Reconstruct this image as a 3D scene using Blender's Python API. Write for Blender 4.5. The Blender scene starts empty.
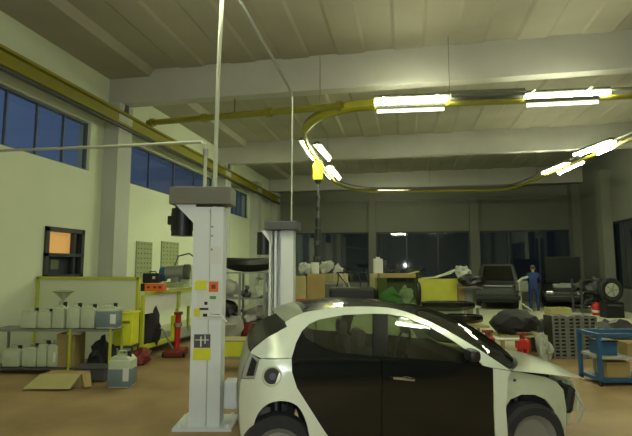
import bpy, bmesh, math, random
from mathutils import Vector, Matrix
from mathutils import noise as mnoise
random.seed(7)
PI = math.pi
C = bpy.context.scene.collection
S = bpy.context.scene

# ------------------------------------------------------------------ camera
FPX, CXP, CYP = 470.0, 316.0, 218.0
CAMH = 1.72
PITCH = math.atan(48/470)
YAW = math.radians(10.7)
cam = bpy.data.cameras.new('camera')
cam.sensor_fit = 'HORIZONTAL'; cam.sensor_width = 36.0
cam.lens = 36.0*FPX/632.0
cam.clip_start = 0.05; cam.clip_end = 300
camo = bpy.data.objects.new('camera', cam); C.objects.link(camo)
camo.location = (0, 0, CAMH)
camo.rotation_euler = (PI/2+PITCH, 0, YAW)
S.camera = camo

# ------------------------------------------------------------------ world (dusk sky, brighter to the west)
w = bpy.data.worlds.new('world'); S.world = w; w.use_nodes = True
nt = w.node_tree; nt.nodes.clear()
out = nt.nodes.new('ShaderNodeOutputWorld'); bg = nt.nodes.new('ShaderNodeBackground')
tc = nt.nodes.new('ShaderNodeTexCoord'); sp = nt.nodes.new('ShaderNodeSeparateXYZ')
rp = nt.nodes.new('ShaderNodeValToRGB'); mp = nt.nodes.new('ShaderNodeMapRange')
mp.inputs[1].default_value = -1; mp.inputs[2].default_value = 1
nt.links.new(tc.outputs['Generated'], sp.inputs[0]); nt.links.new(sp.outputs['X'], mp.inputs[0])
nt.links.new(mp.outputs[0], rp.inputs[0]); nt.links.new(rp.outputs[0], bg.inputs[0]); nt.links.new(bg.outputs[0], out.inputs[0])
rp.color_ramp.elements[0].color = (0.050, 0.082, 0.150, 1); rp.color_ramp.elements[0].position = 0.15
rp.color_ramp.elements[1].color = (0.010, 0.013, 0.016, 1); rp.color_ramp.elements[1].position = 0.42
bg.inputs[1].default_value = 1.25

# ------------------------------------------------------------------ exposure
S.view_settings.view_transform = 'Standard'
S.view_settings.look = 'None'
S.view_settings.gamma = 1.0
S.view_settings.use_curve_mapping = False
S.view_settings.exposure = 0.0
TUBE = 85.0          # strength of the lit fluorescent tubes
TUBE_COL = (0.95, 1.0, 0.68)
# the photographer's small flash, just above the lens
fl = bpy.data.lights.new('camera_flash', 'POINT'); fl.energy = 210; fl.color = (0.86, 0.93, 1.0); fl.shadow_soft_size = 0.03
flo = bpy.data.objects.new('camera_flash', fl); C.objects.link(flo); flo.location = (0.03, -0.02, CAMH+0.09)

# ------------------------------------------------------------------ pixel rays, used to stand things on real planes
_R = Matrix.Rotation(YAW, 3, 'Z') @ Matrix.Rotation(PI/2+PITCH, 3, 'X')
def ray(x, y):
    return _R @ Vector(((x-CXP)/FPX, -(y-CYP)/FPX, -1.0))
O = Vector((0, 0, CAMH))
def on_z(x, y, z): r = ray(x, y); return O + r*((z-CAMH)/r.z)
def on_y(x, y, Y): r = ray(x, y); return O + r*(Y/r.y)
def on_x(x, y, X): r = ray(x, y); return O + r*(X/r.x)
FWD = Vector((-math.sin(YAW), math.cos(YAW), 0)); RGT = Vector((math.cos(YAW), math.sin(YAW), 0))
def at(x, y, d):       # point seen at pixel, d metres away on the ground plan
    r = ray(x, y); return O + r*(d/r.dot(FWD))

# ------------------------------------------------------------------ materials
def mat(name, col, rough=0.6, metal=0.0, noise=0.12, scale=6.0, bump=0.0, coat=0.0, emit=None, es=0.0, spec=None):
    m = bpy.data.materials.new(name); m.use_nodes = True
    n = m.node_tree; b = n.nodes['Principled BSDF']
    b.inputs['Roughness'].default_value = rough; b.inputs['Metallic'].default_value = metal
    if spec is not None: b.inputs['Specular IOR Level'].default_value = spec
    if coat: b.inputs['Coat Weight'].default_value = coat; b.inputs['Coat Roughness'].default_value = 0.04
    if noise > 0:
        t = n.nodes.new('ShaderNodeTexCoord'); nz = n.nodes.new('ShaderNodeTexNoise'); nz.inputs['Scale'].default_value = scale
        nz.inputs['Detail'].default_value = 5
        n.links.new(t.outputs['Object'], nz.inputs['Vector'])
        mx = n.nodes.new('ShaderNodeMix'); mx.data_type = 'RGBA'
        mx.inputs[6].default_value = tuple(c*(1-noise*1.6) for c in col)+(1,)
        mx.inputs[7].default_value = tuple(min(1, c*(1+noise)) for c in col)+(1,)
        n.links.new(nz.outputs['Fac'], mx.inputs[0]); n.links.new(mx.outputs[2], b.inputs['Base Color'])
        if bump:
            bp = n.nodes.new('ShaderNodeBump'); bp.inputs['Strength'].default_value = bump; bp.inputs['Distance'].default_value = 0.01
            n.links.new(nz.outputs['Fac'], bp.inputs['Height']); n.links.new(bp.outputs[0], b.inputs['Normal'])
    else:
        b.inputs['Base Color'].default_value = tuple(col)+(1,)
    if emit: b.inputs['Emission Color'].default_value = tuple(emit)+(1,); b.inputs['Emission Strength'].default_value = es
    return m
def glass(name, tint=(0.6, 0.65, 0.6), refl=0.06, rough=0.02):
    m = bpy.data.materials.new(name); m.use_nodes = True; n = m.node_tree; n.nodes.clear()
    o = n.nodes.new('ShaderNodeOutputMaterial'); t = n.nodes.new('ShaderNodeBsdfTransparent'); g = n.nodes.new('ShaderNodeBsdfGlossy')
    x = n.nodes.new('ShaderNodeMixShader'); lw = n.nodes.new('ShaderNodeLayerWeight'); lw.inputs[0].default_value = 0.5
    f = n.nodes.new('ShaderNodeMath'); f.operation = 'POWER'; f.inputs[1].default_value = 4.0; n.links.new(lw.outputs['Facing'], f.inputs[0])
    a = n.nodes.new('ShaderNodeMath'); a.operation = 'ADD'; a.inputs[1].default_value = refl
    g.inputs['Roughness'].default_value = rough; t.inputs[0].default_value = tuple(tint)+(1,)
    n.links.new(f.outputs[0], a.inputs[0]); n.links.new(a.outputs[0], x.inputs[0])
    n.links.new(t.outputs[0], x.inputs[1]); n.links.new(g.outputs[0], x.inputs[2]); n.links.new(x.outputs[0], o.inputs[0])
    return m
M = {}
M['concrete'] = mat('ceiling_concrete', (0.37, 0.345, 0.27), 0.9, noise=0.14, scale=0.9)
M['beam'] = mat('beam_concrete', (0.46, 0.45, 0.41), 0.9, noise=0.10, scale=1.2)
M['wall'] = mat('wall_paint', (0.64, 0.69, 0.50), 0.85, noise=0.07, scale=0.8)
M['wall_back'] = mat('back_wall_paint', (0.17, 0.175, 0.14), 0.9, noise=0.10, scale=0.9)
M['pillar'] = mat('pillar_paint', (0.46, 0.48, 0.42), 0.85, noise=0.08, scale=1.5)
M['yellow'] = mat('yellow_paint', (0.25, 0.23, 0.02), 0.5, noise=0.15, scale=4)
M['yellow_mid'] = mat('yellow_cover_paint', (0.42, 0.40, 0.02), 0.5, noise=0.15, scale=4)
M['yellow_br'] = mat('bright_yellow_paint', (0.68, 0.70, 0.03), 0.45, noise=0.1)
M['trim_y'] = mat('yellow_green_trim', (0.50, 0.52, 0.05), 0.5, noise=0.1)
M['white'] = mat('white_enamel', (0.72, 0.73, 0.66), 0.4, noise=0.05)
M['post'] = mat('lift_grey_enamel', (0.74, 0.78, 0.76), 0.35, noise=0.05, scale=3)
M['pipe'] = mat('pale_pipe', (0.46, 0.48, 0.36), 0.5, noise=0.05)
M['steel'] = mat('grey_steel', (0.30, 0.31, 0.28), 0.45, metal=0.5, noise=0.15)
M['dsteel'] = mat('dark_steel', (0.10, 0.10, 0.10), 0.5, metal=0.3, noise=0.2)
M['black'] = mat('black_plastic', (0.012, 0.013, 0.012), 0.42, noise=0.2)
M['rubber'] = mat('black_rubber', (0.02, 0.02, 0.02), 0.8, noise=0.25, scale=20)
M['frame'] = mat('window_frame_dark', (0.03, 0.032, 0.03), 0.5, noise=0.1)
M['card'] = mat('cardboard', (0.36, 0.27, 0.10), 0.85, noise=0.12, scale=3)
M['card2'] = mat('faded_cardboard', (0.42, 0.38, 0.16), 0.85, noise=0.12, scale=3)
M['paper'] = mat('white_paper', (0.66, 0.68, 0.58), 0.8, noise=0.05)
M['red'] = mat('red_paint', (0.50, 0.02, 0.015), 0.4, noise=0.1)
M['dred'] = mat('worn_red_paint', (0.20, 0.03, 0.02), 0.6, noise=0.25)
M['orange'] = mat('orange_plastic', (0.75, 0.16, 0.02), 0.45, noise=0.1)
M['blue'] = mat('blue_paint', (0.025, 0.10, 0.22), 0.45, noise=0.12)
M['green'] = mat('green_paint', (0.10, 0.30, 0.08), 0.5, noise=0.1)
M['can'] = mat('milky_plastic', (0.50, 0.56, 0.40), 0.35, noise=0.08, scale=10)
M['liquid'] = mat('blue_grey_fluid_plastic', (0.17, 0.23, 0.25), 0.35, noise=0.1)
M['label'] = mat('paper_label', (0.70, 0.72, 0.64), 0.6, noise=0.0)
M['peg'] = mat('pegboard_green', (0.30, 0.34, 0.17), 0.8, noise=0.1)
M['carpaint'] = mat('silver_white_paint', (0.66, 0.72, 0.56), 0.28, metal=0.1, noise=0.02, coat=0.6)
M['primer'] = mat('bare_inner_panel', (0.48, 0.53, 0.36), 0.5, noise=0.12, scale=8)
M['carblack'] = mat('black_car_paint', (0.006, 0.007, 0.006), 0.12, noise=0.0, coat=0.3, spec=0.35)
M['roofpaint'] = mat('dark_roof_paint', (0.05, 0.055, 0.04), 0.22, noise=0.0, coat=1.0)
M['darkcar'] = mat('dark_dusty_car_paint', (0.018, 0.022, 0.020), 0.45, noise=0.15)
M['chrome'] = mat('chrome', (0.8, 0.8, 0.78), 0.15, metal=1.0, noise=0)
M['carglass'] = glass('car_glass', (0.74, 0.80, 0.70), 0.10)
M['darkglass'] = glass('dark_car_glass', (0.10, 0.11, 0.10), 0.06)
M['clear'] = glass('clear_plastic', (0.80, 0.86, 0.76), 0.04, 0.1)
M['pane'] = glass('window_glass', (0.85, 0.88, 0.9), 0.02)
M['pane_night'] = glass('back_window_glass', (0.6, 0.65, 0.65), 0.14, 0.03)
M['mullion'] = mat('blue_grey_mullion', (0.10, 0.12, 0.16), 0.5, noise=0.1)
M['front'] = mat('front_wall_paint', (0.20, 0.21, 0.17), 0.9, noise=0.1)
M['hatch_glass'] = mat('tinted_hatch_glass', (0.008, 0.009, 0.008), 0.25, noise=0.0, spec=0.15)
M['seat'] = mat('seat_cloth', (0.09, 0.09, 0.08), 0.9, noise=0.2)
M['office'] = mat('lit_office_blind', (0.8, 0.45, 0.15), 0.7, noise=0.0, emit=(1.0, 0.50, 0.13), es=0.62)
M['cover'] = mat('silver_sheet', (0.42, 0.44, 0.36), 0.5, noise=0.15)
M['cloth'] = mat('blue_overall_cloth', (0.02, 0.045, 0.16), 0.85, noise=0.15)
M['skin'] = mat('skin', (0.45, 0.27, 0.18), 0.6, noise=0.05)
M['hair'] = mat('grey_brown_hair', (0.10, 0.08, 0.06), 0.8, noise=0.2)
M['screen_lens'] = mat('red_lamp_lens', (0.05, 0.01, 0.01), 0.25, noise=0.0)
M['lamp_lens'] = mat('clear_lamp_lens', (0.45, 0.46, 0.42), 0.2, metal=0.4, noise=0.0)
M['tube'] = mat('lit_tube', (1, 1, 1), 0.5, noise=0, emit=TUBE_COL, es=TUBE)
M['tube_dim'] = mat('lit_tube_dim', (1, 1, 1), 0.5, noise=0, emit=TUBE_COL, es=3.0)
M['hoist'] = mat('bright_hoist_yellow', (0.75, 0.85, 0.02), 0.5, noise=0.05)
M['fix'] = mat('lamp_housing_grey', (0.16, 0.16, 0.12), 0.6, noise=0.1)
# floor: worn concrete, dusty brown near, pale grey green further back with brighter light painted in
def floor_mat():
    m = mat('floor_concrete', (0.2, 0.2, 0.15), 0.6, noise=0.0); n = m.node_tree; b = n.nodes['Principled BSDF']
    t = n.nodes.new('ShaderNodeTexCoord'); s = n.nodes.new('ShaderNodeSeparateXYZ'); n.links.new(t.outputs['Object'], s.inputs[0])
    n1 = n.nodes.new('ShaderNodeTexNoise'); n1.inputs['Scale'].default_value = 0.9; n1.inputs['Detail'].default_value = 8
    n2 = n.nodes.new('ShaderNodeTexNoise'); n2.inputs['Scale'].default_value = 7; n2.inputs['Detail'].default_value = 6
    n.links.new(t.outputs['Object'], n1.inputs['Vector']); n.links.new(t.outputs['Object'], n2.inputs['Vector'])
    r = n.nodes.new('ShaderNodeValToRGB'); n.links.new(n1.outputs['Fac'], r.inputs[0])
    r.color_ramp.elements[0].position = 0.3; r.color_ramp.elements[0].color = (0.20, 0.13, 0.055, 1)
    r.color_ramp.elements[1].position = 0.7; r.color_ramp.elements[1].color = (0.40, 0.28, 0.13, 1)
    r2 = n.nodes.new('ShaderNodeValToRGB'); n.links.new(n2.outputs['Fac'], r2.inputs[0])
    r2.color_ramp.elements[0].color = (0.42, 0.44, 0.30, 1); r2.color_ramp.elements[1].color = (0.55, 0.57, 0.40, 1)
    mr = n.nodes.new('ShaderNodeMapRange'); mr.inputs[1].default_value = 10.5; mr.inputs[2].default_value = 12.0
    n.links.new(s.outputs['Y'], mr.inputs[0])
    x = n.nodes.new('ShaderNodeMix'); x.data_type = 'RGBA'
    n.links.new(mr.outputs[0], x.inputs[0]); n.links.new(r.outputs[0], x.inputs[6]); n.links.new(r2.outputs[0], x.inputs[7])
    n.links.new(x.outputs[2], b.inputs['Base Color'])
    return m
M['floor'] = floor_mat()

# ------------------------------------------------------------------ mesh helpers
def bx(bm, c, s, bev=0.0, rz=0.0, rx=0.0, ry=0.0):
    r = bmesh.ops.create_cube(bm, size=1.0); vs = r['verts']
    m = Matrix.Translation(c) @ Matrix.Rotation(rz, 4, 'Z') @ Matrix.Rotation(rx, 4, 'X') @ Matrix.Rotation(ry, 4, 'Y') @ Matrix.Diagonal((s[0], s[1], s[2], 1))
    bmesh.ops.transform(bm, matrix=m, verts=vs)
    if bev > 0:
        es = list({e for v in vs for e in v.link_edges})
        bmesh.ops.bevel(bm, geom=es, offset=min(bev, min(s)*0.45), segments=2, affect='EDGES', profile=0.5)
    return bm
def B(c, s, bev=0.0, rz=0.0, rx=0.0, ry=0.0): return bx(bmesh.new(), c, s, bev, rz, rx, ry)
def cyl(bm, a, b, r, r2=None, n=16, caps=True):
    a = Vector(a); b = Vector(b); d = b-a; L = d.length
    q = d.to_track_quat('Z', 'Y').to_matrix().to_4x4()
    bmesh.ops.create_cone(bm, cap_ends=caps, segments=n, radius1=r, radius2=r if r2 is None else r2, depth=L, matrix=Matrix.Translation((a+b)/2) @ q)
    return bm
def tube(bm, pts, r, n=8):
    pts = [Vector(p) for p in pts]; rings = []
    for i, p in enumerate(pts):
        t = (pts[min(i+1, len(pts)-1)]-pts[max(i-1, 0)]).normalized()
        up = Vector((0, 0, 1)) if abs(t.z) < 0.9 else Vector((0, 1, 0))
        a = t.cross(up).normalized(); b = t.cross(a)
        rings.append([bm.verts.new(p+a*r*math.cos(2*PI*k/n)+b*r*math.sin(2*PI*k/n)) for k in range(n)])
    for i in range(len(rings)-1):
        for k in range(n): bm.faces.new((rings[i][k], rings[i][(k+1) % n], rings[i+1][(k+1) % n], rings[i+1][k]))
    bm.faces.new(rings[0][::-1]); bm.faces.new(rings[-1])
    return bm
def lathe(bm, prof, n=24, c=(0, 0, 0), axis='Z'):
    rings = []
    for r, z in prof:
        ring = []
        for k in range(n):
            a = 2*PI*k/n
            p = (r*math.cos(a), r*math.sin(a), z) if axis == 'Z' else ((r*math.cos(a), z, r*math.sin(a)) if axis == 'Y' else (z, r*math.cos(a), r*math.sin(a)))
            ring.append(bm.verts.new(Vector(p)+Vector(c)))
        rings.append(ring)
    for i in range(len(rings)-1):
        for k in range(n): bm.faces.new((rings[i][k], rings[i][(k+1) % n], rings[i+1][(k+1) % n], rings[i+1][k]))
    return bm
def prism(bm, poly, vec):
    vec = Vector(vec); a = [bm.verts.new(p) for p in poly]; b = [bm.verts.new(Vector(p)+vec) for p in poly]
    bm.faces.new(a[::-1]); bm.faces.new(b); n = len(poly)
    for i in range(n): bm.faces.new((a[i], a[(i+1) % n], b[(i+1) % n], b[i]))
    return bm
def smooth_path(pts, k=6):
    pts = [Vector(p) for p in pts]; o = []
    for i in range(len(pts)-1):
        p0 = pts[max(i-1, 0)]; p1 = pts[i]; p2 = pts[i+1]; p3 = pts[min(i+2, len(pts)-1)]
        for j in range(k):
            t = j/k
            o.append(0.5*((2*p1)+(-p0+p2)*t+(2*p0-5*p1+4*p2-p3)*t*t+(-p0+3*p1-3*p2+p3)*t**3))
    o.append(pts[-1]); return o
def obj(name, bm, m, parent=None, smooth=False, loc=None):
    bmesh.ops.recalc_face_normals(bm, faces=bm.faces)
    me = bpy.data.meshes.new(name); bm.to_mesh(me); bm.free()
    o = bpy.data.objects.new(name, me); C.objects.link(o); me.materials.append(M[m] if isinstance(m, str) else m)
    if smooth:
        for p in me.polygons: p.use_smooth = True
        me.set_sharp_from_angle(angle=math.radians(38))
    if parent: o.parent = parent
    if loc is not None: o.location = loc
    return o
def tag(o, label, cat, group=None):
    o['label'] = label; o['category'] = cat
    if group: o['group'] = group
    return o
def thing(name, label, cat, loc=(0, 0, 0), rz=0, group=None):
    o = bpy.data.objects.new(name, None); C.objects.link(o); o.empty_display_size = 0.1
    o.location = loc; o.rotation_euler = (0, 0, rz)
    return tag(o, label, cat, group)
def struct(name, bm, m, parent=None):
    o = obj(name, bm, m, parent)
    if not parent: o['kind'] = 'structure'
    return o
def dup(root, loc, rz, label=None, group=None, scale=None):
    r = root.copy(); C.objects.link(r); r.location = loc; r.rotation_euler = (0, 0, rz)
    if scale: r.scale = scale
    if label: r['label'] = label
    if group: r['group'] = group
    for ch in list(root.children):
        c = ch.copy(); C.objects.link(c); c.parent = r
        for g in ch.children:
            d = g.copy(); C.objects.link(d); d.parent = c
    return r

# ------------------------------------------------------------------ room
XL, XR, YB, YF = -7.0, 8.2, 24.6, -7.0
ZC = 6.32            # underside of the roof slab
ZBM = 5.62           # underside of the beams
BY = [-3.5, 3.3, 10.1, 16.9, 23.7]     # beam positions
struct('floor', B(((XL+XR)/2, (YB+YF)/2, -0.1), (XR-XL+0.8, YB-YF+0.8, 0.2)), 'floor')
# ceiling: slab with longitudinal ribs
bm = B(((XL+XR)/2, (YB+YF)/2, ZC+0.25), (XR-XL+0.8, YB-YF+0.8, 0.3))
x = XL+2.15
while x < XR-0.3:
    prism(bm, [(x-0.36, YF, ZC+0.11), (x+0.36, YF, ZC+0.11), (x+0.27, YF, ZC+0.07), (x-0.27, YF, ZC+0.07)], (0, YB-YF, 0))
    x += 1.25
xs_ = on_z(144, 65, ZC).x
prism(bm, [(XL, YF, ZC-0.07), (xs_-0.12, YF, ZC-0.07), (xs_, YF, ZC+0.12), (XL, YF, ZC+0.12)], (0, YB-YF, 0))
struct('ceiling', bm, 'concrete')
tn = 0
def trim(bm, m):
    global tn
    tn += 1
    return struct('trim_%d' % tn, bm, m)
for y in BY:
    bm = B(((XL+XR)/2, y, (ZC+ZBM)/2+0.05), (XR-XL, 0.30, ZC-ZBM+0.1))
    trim(bm, 'beam')
def wall_y(xa, xb, y0, y1, thick, holes_x, z0, z1, top):  # wall along X with window holes
    bm = bmesh.new(); yc = (y0+y1)/2
    bx(bm, ((xa+xb)/2, yc, z0/2), (xb-xa, y1-y0, z0)); bx(bm, ((xa+xb)/2, yc, (z1+top)/2), (xb-xa, y1-y0, top-z1))
    cur = xa
    for a, b in holes_x+[(xb, xb)]:
        if a-cur > 0.001: bx(bm, ((cur+a)/2, yc, (z0+z1)/2), (a-cur, y1-y0, z1-z0))
        cur = b
    return bm
def wall_x(ya, yb, x0, x1, holes, z0, z1, top, extra=None):
    bm = bmesh.new(); xc = (x0+x1)/2
    if extra:
        (ea, eb, ez0, ez1) = extra
        bx(bm, (xc, (ya+ea)/2, z0/2), (x1-x0, ea-ya, z0)); bx(bm, (xc, (yb+eb)/2, z0/2), (x1-x0, yb-eb, z0))
        bx(bm, (xc, (ea+eb)/2, ez0/2), (x1-x0, eb-ea, ez0)); bx(bm, (xc, (ea+eb)/2, (ez1+z0)/2), (x1-x0, eb-ea, z0-ez1))
    else:
        bx(bm, (xc, (ya+yb)/2, z0/2), (x1-x0, yb-ya, z0))
    bx(bm, (xc, (ya+yb)/2, (z1+top)/2), (x1-x0, yb-ya, top-z1))
    cur = ya
    for a, b in holes+[(yb, yb)]:
        if a-cur > 0.001: bx(bm, (xc, (cur+a)/2, (z0+z1)/2), (x1-x0, a-cur, z1-z0))
        cur = b
    return bm
# left wall windows
y1b = on_x(90, 150, XL).y; y2a = on_x(122, 160, XL).y
wz0 = on_x(22, 151, XL).z; wz1 = on_x(22, 92, XL).z
LH = [(4.2, y1b), (y2a, 16.4), (17.4, 20.4)]
p = on_x(45, 227, XL); q = on_x(81, 277, XL)
ow = (p.y, q.y, q.z-0.02, p.z+0.02)
struct('wall_left', wall_x(YF, YB, XL-0.3, XL, LH, wz0, wz1, ZC+0.1, ow), 'wall')
# back wall
def bx_at(px): return on_y(px, 240, YB).x
bz1 = on_y(420, 231.5, YB).z; bz0 = on_y(420, 283, YB).z
cols = [(258, 262), (369, 376), (470, 479), (571, 579)]
BH = []
edges = [262, 369, 376, 470, 479, 571]
for i in range(0, 6, 2): BH.append((bx_at(edges[i]), bx_at(edges[i+1])))
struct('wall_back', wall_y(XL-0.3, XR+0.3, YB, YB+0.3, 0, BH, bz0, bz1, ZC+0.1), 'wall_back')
# right wall
RH = [(9.0, 14.6), (16.4, 21.2)]
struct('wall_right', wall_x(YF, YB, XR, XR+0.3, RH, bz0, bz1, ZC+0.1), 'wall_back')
struct('wall_front', B(((XL+XR)/2, YF-0.15, ZC/2), (XR-XL+0.6, 0.3, ZC+0.2)), 'front')
# pillars on the left and right wall and back wall
for y in (3.3, 10.1, 16.9, 20.9, 24.3):
    trim(B((XL+0.19, y, ZBM/2), (0.38, 0.56, ZBM)), 'pillar')
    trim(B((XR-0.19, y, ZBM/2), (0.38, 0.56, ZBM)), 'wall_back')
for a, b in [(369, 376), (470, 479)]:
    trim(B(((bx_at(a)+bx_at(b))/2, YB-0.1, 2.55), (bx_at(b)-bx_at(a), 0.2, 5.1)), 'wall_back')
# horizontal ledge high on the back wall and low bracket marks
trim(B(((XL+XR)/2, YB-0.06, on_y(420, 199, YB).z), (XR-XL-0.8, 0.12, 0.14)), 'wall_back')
wn = 0
def window_wallx(xc, ya, yb, z0, z1, nm, glassm='pane', t=0.07, fm='frame'):
    global wn
    wn += 1
    bm = bmesh.new(); cy = (ya+yb)/2; cz = (z0+z1)/2
    bx(bm, (0, cy, z0+t/2), (0.08, yb-ya, t)); bx(bm, (0, cy, z1-t/2), (0.08, yb-ya, t))
    bx(bm, (0, ya+t/2, cz), (0.08, t, z1-z0)); bx(bm, (0, yb-t/2, cz), (0.08, t, z1-z0))
    for i in range(1, nm): bx(bm, (0, ya+(yb-ya)*i/nm, cz), (0.06, t*0.6, z1-z0))
    o = struct('window_%d' % wn, bm, fm); o.location = (xc, 0, 0)
    obj('window_glass', B((0, cy, cz), (0.02, yb-ya-0.04, z1-z0-0.04)), glassm, o)
def window_wally(yc, xa, xb, z0, z1, nm, t=0.07):
    global wn
    wn += 1
    bm = bmesh.new(); cx = (xa+xb)/2; cz = (z0+z1)/2
    bx(bm, (cx, 0, z0+t/2), (xb-xa, 0.08, t)); bx(bm, (cx, 0, z1-t/2), (xb-xa, 0.08, t))
    bx(bm, (xa+t/2, 0, cz), (t, 0.08, z1-z0)); bx(bm, (xb-t/2, 0, cz), (t, 0.08, z1-z0))
    for i in range(1, nm): bx(bm, (xa+(xb-xa)*i/nm, 0, cz), (t*1.1, 0.07, z1-z0))
    o = struct('window_%d' % wn, bm, 'frame'); o.location = (0, yc, 0)
    obj('window_glass', B((cx, 0, cz), (xb-xa-0.04, 0.02, z1-z0-0.04)), 'pane_night', o)
for (a, b), k in zip(LH, (7, 4, 4)): window_wallx(XL-0.12, a, b, wz0, wz1, k, t=0.04, fm='mullion')
for (a, b), k in zip(BH, (4, 3, 3)): window_wally(YB+0.12, a, b, bz0, bz1, k)
for a, b in RH: window_wallx(XR+0.12, a, b, bz0, bz1, 4, 'pane_night')
# small office window on the left wall: dark frame, upper sash lit orange
wn += 1
ya, yb, z0, z1 = ow; t = 0.09; zm = on_x(60, 255, XL).z; ys = ya+(yb-ya)*0.76
bm = bmesh.new(); cy = (ya+yb)/2; cz = (z0+z1)/2
bx(bm, (0, cy, z0+t/2), (0.14, yb-ya, t)); bx(bm, (0, cy, z1-t/2), (0.14, yb-ya, t)); bx(bm, (0, cy, zm), (0.14, yb-ya, 0.07))
bx(bm, (0, ya+t/2, cz), (0.14, t, z1-z0)); bx(bm, (0, yb-t/2, cz), (0.14, t, z1-z0)); bx(bm, (0, ys, cz), (0.08, 0.06, z1-z0))
o = struct('window_%d' % wn, bm, 'frame'); o.location = (XL-0.02, 0, 0)
obj('window_blind', B((-0.08, (ya+ys)/2, (zm+z1)/2), (0.02, ys-ya-0.03, z1-zm-0.03)), 'office', o)
obj('window_glass', B((-0.01, cy, cz), (0.01, yb-ya-0.1, z1-z0-0.1)), 'pane', o)
obj('lower_panel', B((-0.08, cy, (z0+zm)/2), (0.02, yb-ya-0.05, zm-z0-0.02)), M['dsteel'], o)
obj('side_panel', B((-0.08, (ys+yb)/2, (z1+zm)/2), (0.02, yb-ys-0.03, z1-zm-0.02)), M['dsteel'], o)
obj('notice', B((-0.05, ya+(yb-ya)*0.35, (z0+zm)/2+0.05), (0.01, 0.22, 0.2)), 'peg', o)

# ------------------------------------------------------------------ yellow crane rail along the left wall
def rail_line():
    a = on_x(22, 68, XL+0.35)
    t = thing('crane_rail', 'long yellow steel crane rail running high along the left wall', 'rail', (XL+0.35, 0, a.z))
    bm = bmesh.new(); L = YB-YF-0.6; cy = (YB+YF)/2
    bx(bm, (0, cy, 0.13), (0.26, L, 0.05)); bx(bm, (0, cy, -0.15), (0.26, L, 0.05)); bx(bm, (0, cy, 0), (0.05, L, 0.28))
    obj('beam', bm, 'yellow', t)
    obj('running_bar', B((0.06, cy, -0.21), (0.06, L, 0.05)), 'dsteel', t)
    for y in (3.3, 10.1, 16.9):
        bm = B((-0.12, y, 0.22), (0.34, 0.16, 0.14)); bx(bm, (0.0, y, 0.34), (0.12, 0.12, 0.25))
        obj('bracket', bm, 'dsteel', t)
    return t
rail_line()

# ------------------------------------------------------------------ overhead lighting track
ZT = 4.95
def tz(x, y): return on_z(x, y, ZT)
loop = [tz(640, 96), tz(610, 97.5), tz(530, 101), tz(450, 104), tz(376, 108), tz(352, 110), tz(330, 115), tz(312, 123), tz(304, 133), tz(308, 147),
        tz(318, 161), tz(328, 174), tz(338, 184), tz(352, 189), tz(376, 191.5), tz(430, 191), tz(490, 190), tz(512, 188), tz(530, 182), tz(545, 175), tz(580, 160.5), tz(612, 147), tz(640, 135)]
path = smooth_path(loop, 4)
t = thing('lighting_track', 'yellow oval overhead track carrying the strip lights', 'track', tuple(loop[7]))
bm = tube(bmesh.new(), [p-loop[7] for p in path], 0.055, 8)
obj('track_rail', bm, 'yellow', t, True)
bm = tube(bmesh.new(), [p-loop[7]+Vector((0, 0, 0.16)) for p in path], 0.03, 6)
obj('cable_duct', bm, 'fix', t, True)
for i in (0, 12, 26, 44, 60, 74, 88):
    if i < len(path):
        p = path[i]-loop[7]
        obj('hanger', cyl(bmesh.new(), p, p+Vector((0, 0, ZC-ZT+0.05)), 0.007, n=6), 'fix', t)
# bright yellow curved junction near the front left corner
pj = smooth_path([tz(375, 105), tz(352, 107.5), tz(330, 113), tz(314, 121), tz(305, 131)], 5)
obj('corner_cover', tube(bmesh.new(), [p-loop[7]+Vector((0, 0, 0.03)) for p in pj], 0.10, 8), 'yellow_mid', t, True)
# straight yellow conduit from the crane rail to the track
a = on_x(148, 123, XL+0.45); zc = a.z
b = on_z(235, 115, zc)
P0 = a; P1 = tz(345, 108)+Vector((0, 0, 0.05)); 
bm = tube(bmesh.new(), [Vector((0, 0, 0)), P1-P0], 0.075, 8)
t2 = thing('conduit', 'straight yellow pipe crossing from left wall rail to lighting track', 'pipe', tuple(P0))
obj('pipe', bm, 'yellow', t2, True)
for f in (0.02, 0.33, 0.66, 0.97):
    obj('pipe_clamp', cyl(bmesh.new(), (P1-P0)*f, (P1-P0)*f+(P1-P0).normalized()*0.10, 0.11, n=10), 'yellow', t2, True)
obj('conduit_hanger', cyl(bmesh.new(), (P1-P0)*0.5, (P1-P0)*0.5+Vector((0, 0, 1.3)), 0.015, n=6), 'dsteel', t2)

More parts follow.
